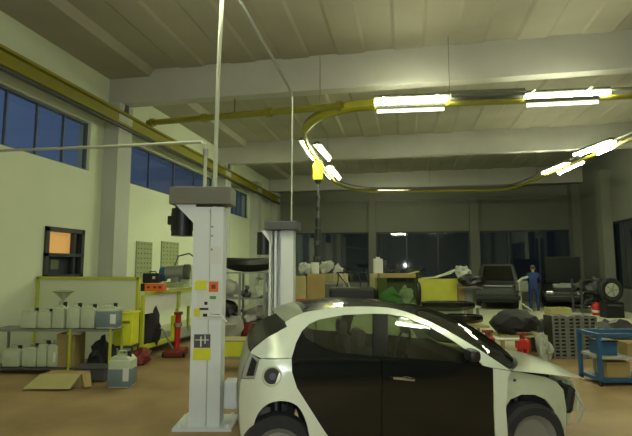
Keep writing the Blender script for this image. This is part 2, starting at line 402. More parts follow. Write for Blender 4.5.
def strip_light(a, b, label, lit=True, two=True, w=0.16, m=None):
    a = Vector(a); b = Vector(b); c = (a+b)/2; d = b-a; L = d.length; rz = math.atan2(d.y, d.x)
    t = thing('strip_light', label, 'light', tuple(c), rz, 'strip lights on the overhead track')
    bm = B((0, 0, 0.085), (L+0.06, w*1.25, 0.03)); bx(bm, (0, 0, 0.12), (L+0.06, w*0.7, 0.06)); 0 and prism(bm, [(-L/2-.03, -w*0.65, 0.08), (-L/2-.03, -w*1.0, 0.02), (-L/2-.03, -w*1.0, 0.03), (-L/2-.03, -w*0.65, 0.10)], (L+.06, 0, 0))
    0 and prism(bm, [(-L/2-.03, w*0.65, 0.08), (-L/2-.03, w*1.0, 0.02), (-L/2-.03, w*1.0, 0.03), (-L/2-.03, w*0.65, 0.10)], (L+.06, 0, 0))
    obj('housing', bm, 'fix', t)
    for s in ((-1, 1) if two else (0,)):
        obj('tube', cyl(bmesh.new(), (-L/2, s*w*0.55, 0.03), (L/2, s*w*0.55, 0.03), 0.035, n=10), (m or 'tube') if lit else 'fix', t, True)
    if c.z < 4.9:
        for k_ in (-0.4, 0.4): obj('drop_bracket', bx(cyl(bmesh.new(), (L*k_, 0, 0.12), (L*k_, 0, ZT-c.z+0.15), 0.012, n=6), (L*k_, 0.1, ZT-c.z+0.13), (0.04, 0.45, 0.02)), 'fix', t)
    if c.z > 5.05: obj('stem', cyl(bmesh.new(), (0, 0, 0.12), (0, 0, ZC-c.z), 0.012, n=6), 'dsteel', t)
    return t
def zt(x, y, z): return on_z(x, y, z)
strip_light(zt(375, 103.5, 5.0), zt(447, 100.5, 5.0), 'lit strip light on the front run of the track, just right of the yellow bend')
strip_light(zt(526, 99, 5.0), zt(608, 95, 5.0), 'largest lit strip light, on the front run of the track at far right')
strip_light(zt(450, 99, 5.02), zt(523, 96.5, 5.02), 'unlit grey strip light between the two lit ones on the front run', lit=False)
strip_light(zt(545, 174, 4.95), zt(567, 165, 4.95), 'lit strip light on the right run of the track, further from the camera')
strip_light(zt(577, 156, 4.95), zt(612, 143, 4.95), 'lit strip light on the right run of the track, nearer and brighter')
strip_light(zt(559, 174.5, 4.85), zt(583, 163.5, 4.85), 'thin lit single tube just under the right run of the track', two=False)
strip_light(zt(598, 155, 4.85), zt(614, 148, 4.85), 'thin lit single tube at the far right edge below the brighter strip light', two=False)
strip_light(zt(378, 192, 4.95), zt(411, 192, 4.95), 'lit strip light on the back run of the track', two=False)
strip_light(zt(303, 143, 4.95), zt(313, 160, 4.95), 'lit strip light left of the yellow hoist', two=False, w=0.2)
strip_light(zt(317, 147, 4.95), zt(329, 161, 4.95), 'lit strip light right of the top of the yellow hoist', two=False, w=0.2)
strip_light(zt(323, 169, 4.95), zt(330, 179, 4.95), 'small lit strip light below and right of the yellow hoist', two=False, w=0.2)
strip_light(zt(329, 168, 4.95), zt(339, 180, 4.95), 'small lit strip light at the back left bend of the track', two=False, w=0.2)
strip_light(zt(377, 113, 4.78), zt(444, 110.5, 4.78), 'thin lit single tube just under the front strip light beside the yellow bend', two=False, w=0.06, m='tube_dim')
strip_light(zt(527, 106.8, 4.78), zt(598, 103.5, 4.78), 'thin lit single tube just under the largest strip light at far right', two=False, w=0.06, m='tube_dim')
# unseen strip lights added above and behind the photographer to light the room
k = 0
for (x, y, lb) in ((-2.6, 4.9, 'added unseen lit strip light overhead nearest the left wall, before the yellow lift area'), (-0.6, -1.5, 'added unseen lit strip light overhead behind the photographer, middle of the room'), (3.4, 1.5, 'added unseen lit strip light overhead right of the photographer'), (2.5, 4.5, 'added unseen lit strip light high above the car roof, ahead of the front run')):
    k += 1
    strip_light((x-0.75, y, 5.1), (x+0.75, y, 5.1), lb, w=0.2)

# yellow hoist/cable reel with hanging cable
d = 14.0
p = at(318, 172, d); top = at(318, 160, d)
t = thing('cable_reel', 'bright yellow cable reel hanging from the lighting track', 'cable reel', (p.x, p.y, p.z))
s = d/470
bm = B((0, 0, 0), (9.5*s, 8*s, 17*s), 0.03); bx(bm, (0, 0, 9.5*s), (6*s, 6*s, 3*s), 0.02)
obj('reel_body', bm, 'hoist', t)
obj('hook', cyl(bmesh.new(), (0, 0, 10*s), (0, 0, 5.0-p.z), 0.02, n=8), 'dsteel', t)
obj('nozzle', cyl(bmesh.new(), (0, 0, -8.5*s), (0, 0, -12*s), 0.11, 0.06, n=12), 'black', t)
bm = tube(bmesh.new(), [(0, 0, -11*s), (0.01, 0, -40*s), (-0.02, 0, -85*s)], 0.035, 8)
obj('cable', bm, 'dsteel', t)
for f, r, h in ((-27, .07, 5), (-38, .06, 4), (-52, .09, 9), (-64, .10, 12), (-80, .12, 12)): obj('coupling', cyl(bmesh.new(), (0, 0, (f+h/2)*s), (0, 0, (f-h/2)*s), r, n=10), 'black', t)

# ------------------------------------------------------------------ two post lift, near post
def lift_post(px, d, label, rz, H, motor_side=-1, plates=True, wd=0.315):
    b = at(px, 266, d)
    t = thing('lift_post', label, 'vehicle lift', (b.x, b.y, 0), rz)
    w2 = wd/2
    bm = bmesh.new()
    bx(bm, (-0.02, 0.02, H/2), (wd, 0.05, H), 0.0)       # back
    # folded U section: front face with a slot
    bx(bm, (-w2*0.42, -0.16, H/2+0.01), (wd*0.56, 0.03, H-0.02)); bx(bm, (w2*0.58, -0.16, H/2+0.01), (wd*0.36, 0.03, H-0.02))
    bx(bm, (-w2+0.012, -0.07, H/2), (0.03, 0.18, H)); bx(bm, (w2, -0.07, H/2), (0.03, 0.22, H))
    bx(bm, (0, -0.07, H-0.01), (wd+0.04, 0.24, 0.02))
    obj('column', bm, 'post', t)
    obj('slot', B((w2*0.18, -0.150, H/2), (0.045, 0.02, H-0.1)), 'pipe', t)
    bm = B((0, 0, 0.015), (0.62, 0.5, 0.03)); 
    for sx in (-1, 1):
        for sy in (-1, 1): cyl(bm, (sx*0.25, sy*0.2, 0.03), (sx*0.25, sy*0.2, 0.06), 0.02, n=6)
    obj('base_plate', bm, 'post', t)
    return t
H1 = at(207, 209, 5.35).z
post = lift_post(210.5, 5.35, 'near grey lift post with yellow stickers and a black motor on top', YAW, H1)
ps = 5.35/470
def L(x, y, dy=-0.185): return ((x-210.5)*ps, dy, at(x, y, 5.35).z)
# motor and bracket
bm = cyl(bmesh.new(), L(181, 209, 0), L(181, 236, 0), 0.118, n=20); cyl(bm, L(181, 206, 0), L(181, 209, 0), 0.08, n=16)
for k in range(10):
    a = 2*PI*k/10
    c = Vector(L(181, 222, 0)); bx(bm, c+Vector((math.cos(a)*0.115, math.sin(a)*0.115, 0)), (0.02, 0.02, 0.2), rz=a)
mo = obj('motor', bm, 'black', post, True)
bm = B(Vector(L(172, 221, -0.02)), (0.08, 0.14, 0.10), 0.01); obj('terminal_box', bm, 'black', mo)
prg = [L(177, 205, -0.17), L(198, 205, -0.17), L(198, 226, -0.17)]
obj('motor_bracket', prism(bmesh.new(), prg, (0, 0.03, 0)), 'post', post)
p = Vector(L(203, 198, -0.05)); obj('top_housing', B(p, (60*ps, 0.34, 17*ps), 0.01), 'fix', post)
for zz in (2.15, 2.05, 1.9): obj('bolt', cyl(bmesh.new(), (0.05, -0.17, zz), (0.05, -0.19, zz), 0.012, n=8), 'steel', post)
# plates and stickers on the front of the post (marks, no readable text)
def decal(x0, y0, x1, y1, m, name, dy=-0.1785, th=0.004, parent=None):
    a = Vector(L(x0, y0, dy)); b = Vector(L(x1, y1, dy))
    return obj(name, B((a+b)/2, (abs(b.x-a.x), th, abs(b.z-a.z))), m, parent or post)
pl = decal(202, 279, 224.5, 318, 'label', 'instruction_plate')
decal(199.5, 280, 211, 289, 'yellow_br', 'yellow_sticker', -0.182, parent=pl)
decal(213, 281, 222, 291, 'orange', 'orange_warning_sign', -0.182, parent=pl)
decal(215.5, 284, 219.5, 288, 'dred', 'warning_figure', -0.185, parent=pl)
decal(214, 295, 220, 298, 'green', 'green_mark', -0.182, parent=pl)
decal(199.5, 307, 205, 315, 'yellow_br', 'yellow_triangle_sticker', -0.182, parent=pl)
for (x0, y0, x1, y1) in ((209, 300.5, 212, 303.5), (204.5, 306.5, 213, 308.5), (208, 312, 212, 315), (214, 312.5, 224, 314.3)):
    decal(x0, y0, x1, y1, 'black', 'printed_mark', -0.182, parent=pl)
dl = decal(200, 332, 215.5, 345, 'dsteel', 'dark_label')
for (x0, y0, x1, y1) in ((206, 334, 207.2, 344), (210, 333, 211, 341), (201, 337, 214, 337.8)): decal(x0, y0, x1, y1, 'label', 'label_line', -0.182, parent=dl)
decal(199.5, 345.5, 216, 357, 'yellow_br', 'yellow_sticker')
decal(213, 247, 224, 264, 'label', 'paper_notice')
obj('lever', tube(bmesh.new(), [L(213, 313.5, -0.2), L(226, 314, -0.21), L(231, 320, -0.2)], 0.012, 6), 'label', post)
# hidden carriage and arm on the car side
bm = B((0.30, 0.02, 0.32), (0.22, 0.18, 0.30), 0.02); bx(bm, (0.5, 0.25, 0.22), (0.14, 0.6, 0.08), rz=-0.4)
obj('carriage', bm, 'post', post)

# pipes above the near post
q = Vector(L(205, 208, -0.02)); wp = lambda x, y, dd=5.35: at(x, y, dd)
t = thing('air_pipe', 'tall pale pipe rising from near lift post to the ceiling', 'pipe', tuple(wp(214.5, 207)))
o0 = wp(214.5, 207)
obj('pipe', tube(bmesh.new(), [v-o0 for v in (wp(214.5, 207), wp(215.8, 150), wp(218.5, 70), wp(222, 0), wp(226, -75))], 0.026, 8), 'pipe', t, True)
pe = wp(226, -75)
obj('pipe_top', tube(bmesh.new(), [pe-o0, Vector((pe.x, pe.y, ZC+0.1))-o0], 0.026, 8), 'pipe', t, True)
o1 = wp(204, 207, 5.5)
t = thing('supply_pipe', 'thin pale pipe turning left from near lift post to left wall', 'pipe', tuple(o1))
wl = on_x(-20, 151.5, XL+0.02)
ptL = [wp(204, 207, 5.5), wp(205.8, 152, 5.5), wp(205.6, 145, 5.5), wp(202.5, 142, 5.5), wp(198, 142, 5.52), wp(110, 146.5, 6.2), wl]
obj('pipe', tube(bmesh.new(), [v-o1 for v in ptL], 0.022, 8), 'pipe', t, True)
obj('elbow', cyl(bmesh.new(), wp(205.8, 156, 5.5)-o1, wp(205.7, 149, 5.5)-o1, 0.034, n=10), 'steel', t, True)

# far post
d2 = 7.15
H2 = at(283, 231, d2).z
b = at(283, 266, d2)
t = thing('lift_post', 'far grey lift post standing behind the rear of the silver and black car', 'vehicle lift', (b.x, b.y, 0), YAW-0.1)
bm = B((0.08, 0, H2/2), (0.19, 0.24, H2)); bx(bm, (-0.175, -0.07, H2/2), (0.03, 0.10, H2)); bx(bm, (-0.095, -0.06, H2/2), (0.03, 0.10, H2)); bx(bm, (-0.08, 0.09, H2/2), (0.22, 0.04, H2))
obj('column', bm, 'post', t)
obj('screw', cyl(bmesh.new(), (-0.135, 0, 0.05), (-0.135, 0, H2-0.05), 0.02, n=10), 'steel', t, True)
obj('top_housing', B((0.0, 0, H2+0.07), (0.50, 0.40, 0.13), 0.01), 'dsteel', t)
obj('motor', cyl(bmesh.new(), (-0.30, -0.02, H2-0.02), (-0.30, -0.02, H2-0.36), 0.10, n=18), 'black', t, True)
obj('motor_bracket', prism(bmesh.new(), [(-0.32, -0.12, H2), (-0.15, -0.12, H2), (-0.15, -0.12, H2-0.22)], (0, 0.2, 0)), 'post', t)
obj('base_plate', B((0, 0, 0.015), (0.6, 0.5, 0.03)), 'post', t)
o2 = wp(291.5, 226, d2)
t = thing('power_cable', 'thin cable dropping from ceiling to the far lift post', 'cable', tuple(o2))
# from post up to (292,97), then along the ceiling to (240,0)
up = wp(292.5, 96, d2); cc = on_z(240, 0, up.z+0.9)
obj('cable', tube(bmesh.new(), [v-o2 for v in (o2, wp(292, 160, d2), up)], 0.013, 6), 'pipe', t, True)
obj('cable_run', tube(bmesh.new(), [v-o2 for v in (up, wp(287, 84, d2-0.15), wp(240, 0, 5.9), wp(215, -45, 5.4))], 0.024, 6), 'steel', t, True)
e = wp(215, -45, 5.4)
obj('ceiling_hanger', cyl(bmesh.new(), e-o2, Vector((e.x, e.y, ZC))-o2, 0.013, n=6), 'steel', t)

# ------------------------------------------------------------------ placing helpers for things facing the camera side
def here(x, d, z=0.0): p = at(x, 266, d); return (p.x, p.y, z)
def zof(y, d): return at(316, y, d).z
def W_(px, d): return px*d/470.0
def spot(name, label, cat, x, d, z=0.0, rz=0.0, group=None):
    return thing(name, label, cat, here(x, d, z), YAW+rz, group)

# ------------------------------------------------------------------ partition and yellow workbench on the left
Yp = on_x(38, 277, XL).y
pa = on_y(38, 277, Yp); pb = on_y(140, 277, Yp); pt = (pa.z+pb.z)/2
t = thing('partition_panel', 'long white partition panel with a yellow top rail below the orange-lit window', 'partition', ((pa.x+pb.x)/2, Yp, 0))
wl_ = pb.x-pa.x-0.02
obj('panel', B((0.01, 0, pt/2), (wl_, 0.04, pt-0.02)), 'wall', t)
obj('top_rail', B((0.01, -0.01, pt-0.02), (wl_+0.02, 0.07, 0.05)), 'trim_y', t)
for sx in (-1, 1): obj('end_post', B((sx*(wl_/2-0.02)+0.01, -0.01, pt/2), (0.05, 0.07, pt)), 'trim_y', t)
bz = zof(293, 8.75)
bX = pb.x
t = thing('workbench', 'white-sided workbench with yellow frame running back along the left wall', 'workbench', (bX, Yp, 0))
obj('worktop', B((-0.38, 1.9, bz-0.02), (0.86, 3.6, 0.05)), 'wall', t)
obj('edge_trim', B((0.06, 1.9, bz-0.02), (0.03, 3.6, 0.06)), 'trim_y', t)
obj('side_panel', B((0.03, 0.75, bz-0.22), (0.03, 1.25, 0.36)), 'white', t)
obj('side_panel', B((0.03, 2.6, bz-0.22), (0.03, 2.1, 0.36)), 'wall', t)
for yy in (0.08, 1.45, 3.6):
    obj('leg', B((0.03, yy+0.0, bz/2-0.02), (0.06, 0.06, bz-0.05)), 'trim_y', t)
    obj('leg', B((-0.75, yy+0.0, bz/2-0.02), (0.06, 0.06, bz-0.05)), 'trim_y', t)
obj('lower_rail', B((0.03, 0.77, 0.22), (0.05, 1.4, 0.08)), 'yellow_br', t)
obj('lower_shelf', B((-0.36, 1.8, 0.16), (0.75, 3.4, 0.03)), 'steel', t)
obj('yellow_panel', B((-0.02, 1.38, 0.40), (0.03, 0.16, 0.55)), 'yellow_br', t)

# perforated boards on the left wall
def peg(x0, x1, y0, y1, label):
    a = on_x(x0, y0, XL); b = on_x(x1, y1, XL)
    t = thing('tool_board', label, 'pegboard', (XL+0.02, (a.y+b.y)/2, b.z))
    h = a.z-b.z; L_ = abs(b.y-a.y)
    obj('board', B((0, 0, h/2), (0.03, L_, h)), 'peg', t)
    bm = bmesh.new()
    for i in range(5):
        for j in range(9): bx(bm, (0.017, -L_/2+L_*(i+0.5)/5, h*(j+0.5)/9), (0.006, 0.035, 0.035))
    obj('slots', bm, 'frame', t)
peg(136, 150, 241, 284, 'green perforated tool board on left wall, nearer to the orange-lit window')
peg(161, 177, 241, 276, 'green perforated tool board on left wall, behind the bench machine')

# things standing on the workbench
def onbench(x, Yb=None, d=9.6): return here(x, d, bz+0.005)
t = spot('tool_case', 'black tool case with pale clasp on the yellow workbench', 'tool case', 153, 9.3, bz+0.16)
obj('body', B((0, 0, 0.10), (0.33, 0.2, 0.19), 0.02), 'black', t); obj('clasp', B((0.06, -0.105, 0.11), (0.05, 0.02, 0.05)), 'can', t)
obj('handle', tube(bmesh.new(), [(-0.07, 0, 0.19), (-0.06, 0, 0.225), (0.06, 0, 0.225), (0.07, 0, 0.19)], 0.012, 6), 'black', t)
t = spot('parts_bin', 'orange red parts bin under the black tool case on the workbench', 'bin', 155, 9.3, bz+0.005)
bm = B((0.03, 0, 0.075), (0.36, 0.22, 0.15), 0.01); obj('body', bm, 'orange', t)
obj('end_cap', B((-0.20, 0, 0.075), (0.08, 0.2, 0.15), 0.01), 'black', t)
for k in (-0.07, 0.05, 0.15): obj('drawer_pull', B((k, -0.115, 0.08), (0.06, 0.02, 0.04)), 'dred', t)
# bench machine
d = 11.0
t = spot('bench_grinder', 'blue-grey bench machine with dark motor head on the workbench', 'bench machine', 176, d, bz+0.005)
sx = d/470
obj('base', B((0, 0, 0.06), (0.5, 0.35, 0.12), 0.02), 'peg', t)
bm = cyl(bmesh.new(), (-0.22, 0, 0.34), (0.20, 0, 0.36), 0.15, n=16); bx(bm, (0, 0, 0.2), (0.18, 0.18, 0.3), 0.02)
obj('motor', bm, 'steel', t, True)
obj('guard', cyl(bmesh.new(), (-0.34, 0, 0.30), (-0.22, 0, 0.30), 0.17, n=16), 'blue', t, True)
obj('guard', cyl(bmesh.new(), (0.20, 0, 0.36), (0.32, 0, 0.36), 0.17, n=16), 'dsteel', t, True)
obj('lamp_arm', tube(bmesh.new(), [(-0.05, 0, 0.45), (0.05, 0, 0.72), (0.30, 0, 0.78), (0.42, 0, 0.70)], 0.02, 6), 'dsteel', t)
t = spot('parts_tray', 'pale green box at the far end of the workbench beside the near lift post', 'box', 187, 11.2, bz+0.005)
obj('body', B((0, 0, 0.17), (0.26, 0.3, 0.34), 0.02), 'can', t); obj('lid', B((0, 0, 0.35), (0.29, 0.33, 0.03), 0.01), 'trim_y', t)

# sacks and things under the workbench
def lump(name, label, cat, x, d, z, sx, sy, sz, m, seed, rz=0, n=3, rough=0.12, group=None):
    bm = bmesh.new(); bmesh.ops.create_icosphere(bm, subdivisions=n, radius=0.5)
    rnd = random.Random(seed); dirs = [Vector((rnd.uniform(-1, 1), rnd.uniform(-1, 1), rnd.uniform(-1, 1))).normalized() for _ in range(14)]
    am = [rnd.uniform(-rough, rough) for _ in dirs]
    for v in bm.verts:
        u = v.co.normalized(); k = 1+1.1*mnoise.fractal(v.co*3.2+Vector((seed*3.1, 0, 0)), 0.6, 2.2, 4)*min(0.35, rough+0.12)*1.5+sum(a*max(0, u.dot(q))**5 for a, q in zip(am, dirs))*3.0
        v.co = Vector((v.co.x*k*sx, v.co.y*k*sy, max(-0.42, v.co.z*k)*sz+0.42*sz))
    o = obj(name, bm, m, None, True); o.location = here(x, d, z); o.rotation_euler = (0, 0, YAW+rz)
    return tag(o, label, cat, group)
lump('refuse_sack', 'bulging black sack under the workbench behind the nearer yellow leg', 'sack', 150, 9.3, 0.18, 0.42, 0.4, 0.78, 'rubber', 3)
lump('refuse_sack', 'dark sack lying under the shelf rack left of the blue-grey jerrycan', 'sack', 106, 8.0, 0.02, 0.40, 0.4, 0.60, 'rubber', 5)
lump('rag_bundle', 'dark red rag bundle on the floor under the workbench', 'rags', 146, 8.45, 0.0, 0.30, 0.3, 0.30, 'dred', 8)
# red trolley jack standing beside post
d = 9.3
t = spot('floor_jack', 'worn red upright jack standing left of the near lift post', 'jack', 179, d)
obj('base', B((0, 0, 0.07), (0.34, 0.5, 0.12), 0.02), 'dred', t)
obj('ram', cyl(bmesh.new(), (0, 0, 0.1), (0.02, 0, 0.78), 0.055, n=14), 'red', t, True)
obj('collar', cyl(bmesh.new(), (0.015, 0, 0.55), (0.015, 0, 0.62), 0.08, n=14), 'steel', t, True)
obj('handle', tube(bmesh.new(), [(-0.05, -0.1, 0.15), (-0.22, -0.15, 0.5), (-0.28, -0.15, 0.55)], 0.018, 6), 'steel', t)
obj('saddle', cyl(bmesh.new(), (0.02, 0, 0.78), (0.02, 0, 0.83), 0.085, n=12), 'dred', t)
for k in (-1, 1): obj('wheel', cyl(bmesh.new(), (k*0.18, -0.18, 0.05), (k*0.21, -0.18, 0.05), 0.05, n=14), 'black', t)

# ------------------------------------------------------------------ shelf rack with jerrycans
d = 7.7
ztop = zof(329, d); zlow = 0.11
xa_, xb_ = 2, 122
Lr = W_(xb_-xa_, d)
t = spot('shelf_rack', 'low grey metal shelf rack loaded with jerrycans before the white partition', 'shelf', (xa_+xb_)/2, d+0.22)
obj('shelf_board', B((0, 0, ztop-0.02), (Lr, 0.48, 0.035)), 'steel', t)
obj('shelf_board', B((0, 0, zlow-0.02), (Lr, 0.48, 0.035)), 'dsteel', t)
for sx in (-1, 0.33, 1):
    for sy in (-1, 1): obj('upright', B((sx*(Lr/2-0.02), sy*0.23, ztop/2+0.0), (0.035, 0.035, ztop)), 'trim_y' if sx > 0 else 'steel', t)
def jerrycan(label, x, d, z, w, h, dep=0.22, m='can', liquid=None, lab=False, rz=0.0, cap='black', group='jerrycans on and around the shelf rack'):
    t = spot('jerrycan', label, 'jerrycan', x, d, z, rz, group)
    hb = h*0.86
    bm = B((0, 0, hb*0.45), (w, dep, hb*0.9), 0.025)
    prism(bm, [(-w*0.47, -dep*0.42, hb*0.88), (w*0.47, -dep*0.42, hb*0.88), (w*0.30, -dep*0.42, hb), (-w*0.36, -dep*0.42, hb)], (0, dep*0.84, 0))
    obj('body', bm, m, t, True)
    obj('handle', tube(bmesh.new(), [(-w*0.22, 0, hb*0.97), (-w*0.20, 0, h*0.99), (w*0.12, 0, h*0.99), (w*0.14, 0, hb*0.97)], 0.014, 6), m, t, True)
    obj('cap', cyl(bmesh.new(), (w*0.28, 0, hb*0.93), (w*0.28, 0, h*0.98), 0.03, n=12), cap, t, True)
    if liquid:
        obj('liquid_fill', B((0, 0, liquid*hb*0.5+0.012), (w+0.008, dep+0.008, liquid*hb), 0.025), 'liquid', t, True)
    if lab:
        obj('paper_label', B((w*0.32, -dep/2-0.008, hb*0.45), (w*0.26, 0.004, hb*0.42)), 'label', t)
    return t
def can_at(label, x0, x1, ytop, dd, z, **k):
    jerrycan(label, (x0+x1)/2, dd+0.12, z, W_(x1-x0, dd), zof(ytop, dd)-z, **k)
zt_ = ztop+0.002; zl_ = zlow+0.002
can_at('small milky jerrycan with black handle at left end of the top shelf', 27, 43, 308, d, zt_, m='can')
can_at('milky jerrycan beneath the pale funnel on the top shelf', 44, 57, 309, d, zt_)
can_at('tall milky jerrycan just right of the funnel on the top shelf', 58, 70, 302, d, zt_)
can_at('milky jerrycan with raised black cap mid top shelf', 72, 85, 303, d, zt_)
can_at('milky jerrycan touching the blue-grey one on the top shelf', 86, 100, 304, d, zt_)
can_at('blue-grey filled jerrycan with white label at right of the top shelf', 101, 122, 303, d-0.05, zt_, liquid=0.8, lab=True)
can_at('milky jerrycan at left end of the lower shelf', 31, 45, 344, d, zl_)
can_at('greenish milky jerrycan second from left on the lower shelf', 45.5, 55, 341, d, zl_)
can_at('narrow milky jerrycan right of lower shelf group with pale label', 55.5, 65, 341, d, zl_, lab=True)
can_at('dim milky jerrycan at the extreme left of the lower shelf', 12, 29, 346, d, zl_)
can_at('large floor jerrycan half full of blue-grey fluid with white label', 116, 138, 352, 6.85, 0.0, liquid=0.62, lab=True, dep=0.28)
# funnel
t = spot('funnel', 'pale plastic funnel standing wide side up on the top shelf cans', 'funnel', 65, d+0.1, zof(303, d))
bm = lathe(bmesh.new(), [(0.018, 0.0), (0.025, 0.05), (0.13, 0.16), (0.155, 0.175), (0.145, 0.175), (0.12, 0.155), (0.015, 0.05)], 20)
obj('cone', bm, 'can', t, True)
obj('rim', lathe(bmesh.new(), [(0.155, 0.17), (0.165, 0.18), (0.15, 0.19), (0.145, 0.178)], 20), 'peg', t, True)
# cartons
def carton(label, x, d, z, w, h, dep, m='card', rz=0.0, flaps=False, tape=True, group=None):
    t = spot('carton', label, 'cardboard box', x, d, z, rz, group)
    obj('body', B((0, 0, h/2), (w, dep, h), 0.006), m, t)
    if tape: obj('tape', B((0, 0, h+0.001), (w*1.003, 0.05, 0.004)), 'card2', t)
    if flaps:
        for s in (-1, 1):
            obj('flap', prism(bmesh.new(), [(s*w/2, -dep/2, h), (s*(w/2+0.12), -dep/2, h*0.35), (s*(w/2+0.125), -dep/2, h*0.35), (s*(w/2+0.005), -dep/2, h+0.004)], (0, dep, 0)), m, t)
    return t
def carton_px(label, x0, y0, x1, y1, d, dep=0.4, m='card', **k):
    z = max(0.0, zof(y1, d)); return carton(label, (x0+x1)/2, d+dep/2, z, W_(x1-x0, d), zof(y0, d)-z, dep, m, **k)
carton_px('tall brown cardboard box on the floor below the shelf top', 66, 334, 84, 368, 7.75, 0.35)
# open carton turned over on the floor, its flap propped out
d3 = 6.75
t = spot('open_carton', 'flattened open cardboard carton lying on the floor before the shelf rack', 'cardboard box', 59, d3)
w_ = W_(40, d3); zt3 = zof(371, 7.1)
obj('body', B((0.02, 0.32, zt3*0.47), (w_, 0.30, zt3*0.94)), 'card', t)
bm = prism(bmesh.new(), [(-w_/2-0.10, -0.05, 0.03), (w_/2-0.02, -0.05, 0.03), (w_/2+0.02, 0.17, zt3), (-w_/2+0.02, 0.17, zt3)], (0, 0.012, -0.008))
obj('front_flap', bm, 'card2', t)
bm = prism(bmesh.new(), [(w_/2+0.03, 0.18, zt3), (w_/2+0.16, 0.0, 0.04), (w_/2+0.22, 0.06, 0.04), (w_/2+0.10, 0.26, zt3)], (0.012, 0, 0.0))
obj('side_flap', bm, 'card', t)
t = spot('storage_tub', 'low dark grey tub lying behind the floor jerrycan', 'tub', 99, 7.35)
bm = B((0, 0, 0.10), (0.50, 0.32, 0.19), 0.03); obj('body', bm, 'dsteel', t); obj('rim', B((0, 0, 0.20), (0.54, 0.36, 0.025), 0.008), 'dsteel', t)
o = lump('crumpled_paper', 'crumpled pale paper on top of the tall brown box', 'paper', 78, 7.85, zof(340, 7.8)+0.08, 0.22, 0.2, 0.10, 'can', 21, rough=0.2)
# yellow crates at the end of the rack
t = spot('plastic_crate', 'bright yellow crate standing between shelf rack and yellow workbench', 'crate', 129, 8.35, zof(346, 8.2))
w_ = W_(19, 8.2); h_ = zof(313, 8.2)-zof(346, 8.2)
bm = B((0, 0, h_/2), (w_, 0.3, h_), 0.02); obj('body', bm, 'yellow_br', t)
obj('rim', B((0, 0, h_), (w_+0.03, 0.33, 0.03), 0.01), 'yellow_br', t)
obj('front_opening', B((0, -0.152, h_*0.72), (w_*0.7, 0.01, 0.05)), 'yellow', t)
t = spot('crate_stand', 'low dark stand under the bright yellow crate', 'stand', 129, 8.35)
hs = zof(346, 8.2)
obj('top', B((0, 0, hs-0.02), (0.36, 0.32, 0.03)), 'dsteel', t)
for a in (-1, 1):
    for b_ in (-1, 1): obj('leg', B((a*0.16, b_*0.13, hs/2-0.01), (0.03, 0.03, hs-0.03)), 'dsteel', t)

# ------------------------------------------------------------------ rack with body parts between the lift posts
d = 10.2
t = spot('parts_rack', 'grey steel rack of salvaged parts between the two lift posts', 'rack', 247, d+0.3)
Lr = W_(52, d); tops = [zof(272, d), zof(298, d), zof(322, d), 0.18]
for sx in (-1, -0.2, 0.75):
    for sy in (-1, 1): obj('upright', B((sx*Lr/2, sy*0.25, tops[0]/2), (0.05, 0.05, tops[0])), 'steel', t)
for z in tops: obj('shelf_board', B((0, 0, z-0.02), (Lr, 0.55, 0.03)), 'steel', t)
def bumper(name, label, x, d, z, L_, h, dep, m='black', bow=0.25, rz=0, curl=0.0):
    bm = bmesh.new(); n = 14; prof = [(-0.5, 0), (-0.35, 0.6), (0, 1.0), (0.35, 0.8), (0.5, 0.1), (0.42, -0.05), (0.0, 0.25), (-0.4, -0.05)]
    rings = []
    for i in range(n+1):
        s = -1+2*i/n; y0 = bow*s*s; k = 1-0.35*abs(s)**3
        rings.append([bm.verts.new((s*L_/2, y0-b_*dep*k, h/2+a*h*k+curl*s*s)) for a, b_ in prof])
    for i in range(n):
        for j in range(len(prof)): bm.faces.new((rings[i][j], rings[i][(j+1) % 8], rings[i+1][(j+1) % 8], rings[i+1][j]))
    bm.faces.new(rings[0][::-1]); bm.faces.new(rings[-1])
    o = obj(name, bm, m, None, True); o.location = here(x, d, z); o.rotation_euler = (0, 0, YAW+rz); return tag(o, label, 'car part')
bumper('car_bumper', 'long black car bumper lying on top of the steel parts rack', 249, d+0.25, tops[0], W_(54, d), 0.30, 0.14, bow=0.14, curl=0.06)
lump('folded_cover', 'pale folded cover on the upper rack shelf', 'cover', 233, d+0.2, tops[1], 0.34, 0.3, 0.34, 'cover', 31)
lump('folded_cover', 'pale crumpled cover hanging near the far lift post on the rack', 'cover', 260, d+0.2, tops[1], 0.36, 0.3, 0.42, 'can', 32)
lump('engine_part', 'dark cast engine part in the middle of the upper rack shelf', 'engine part', 247, d+0.15, tops[1], 0.28, 0.3, 0.26, 'dsteel', 33, rough=0.3)
lump('engine_part', 'dark engine part at left on the middle rack shelf', 'engine part', 232, d+0.15, tops[2], 0.36, 0.3, 0.36, 'black', 34, rough=0.3)
lump('air_filter_box', 'grey ribbed plastic housing at right on the middle rack shelf', 'engine part', 254, d+0.15, tops[2], 0.42, 0.3, 0.30, 'steel', 35, rough=0.3)
lump('rag_bundle', 'brownish red rag bundle on the lowest rack shelf', 'rags', 251, d+0.1, tops[3], 0.5, 0.3, 0.40, 'dred', 36)
lump('fabric_bundle', 'pale grey bundle on the lowest rack shelf beside near lift post', 'fabric', 231, d+0.05, tops[3], 0.50, 0.3, 0.52, 'cover', 37)
d = 7.9
zz = zof(357, d)
t = spot('yellow_box', 'yellow box on a low trolley between near lift post and car tail', 'box', 238, d+0.2, zz)
h_ = zof(341, d)-zz
obj('body', B((0, 0, h_/2), (W_(34, d), 0.4, h_), 0.01), 'yellow_br', t); obj('lid', B((0, 0, h_), (W_(35, d), 0.42, 0.025), 0.005), 'card2', t)
t = spot('low_trolley', 'low grey trolley carrying the yellow box', 'trolley', 238, d+0.2)
obj('deck', B((0, 0, zz-0.02), (W_(38, d), 0.45, 0.035)), 'steel', t)
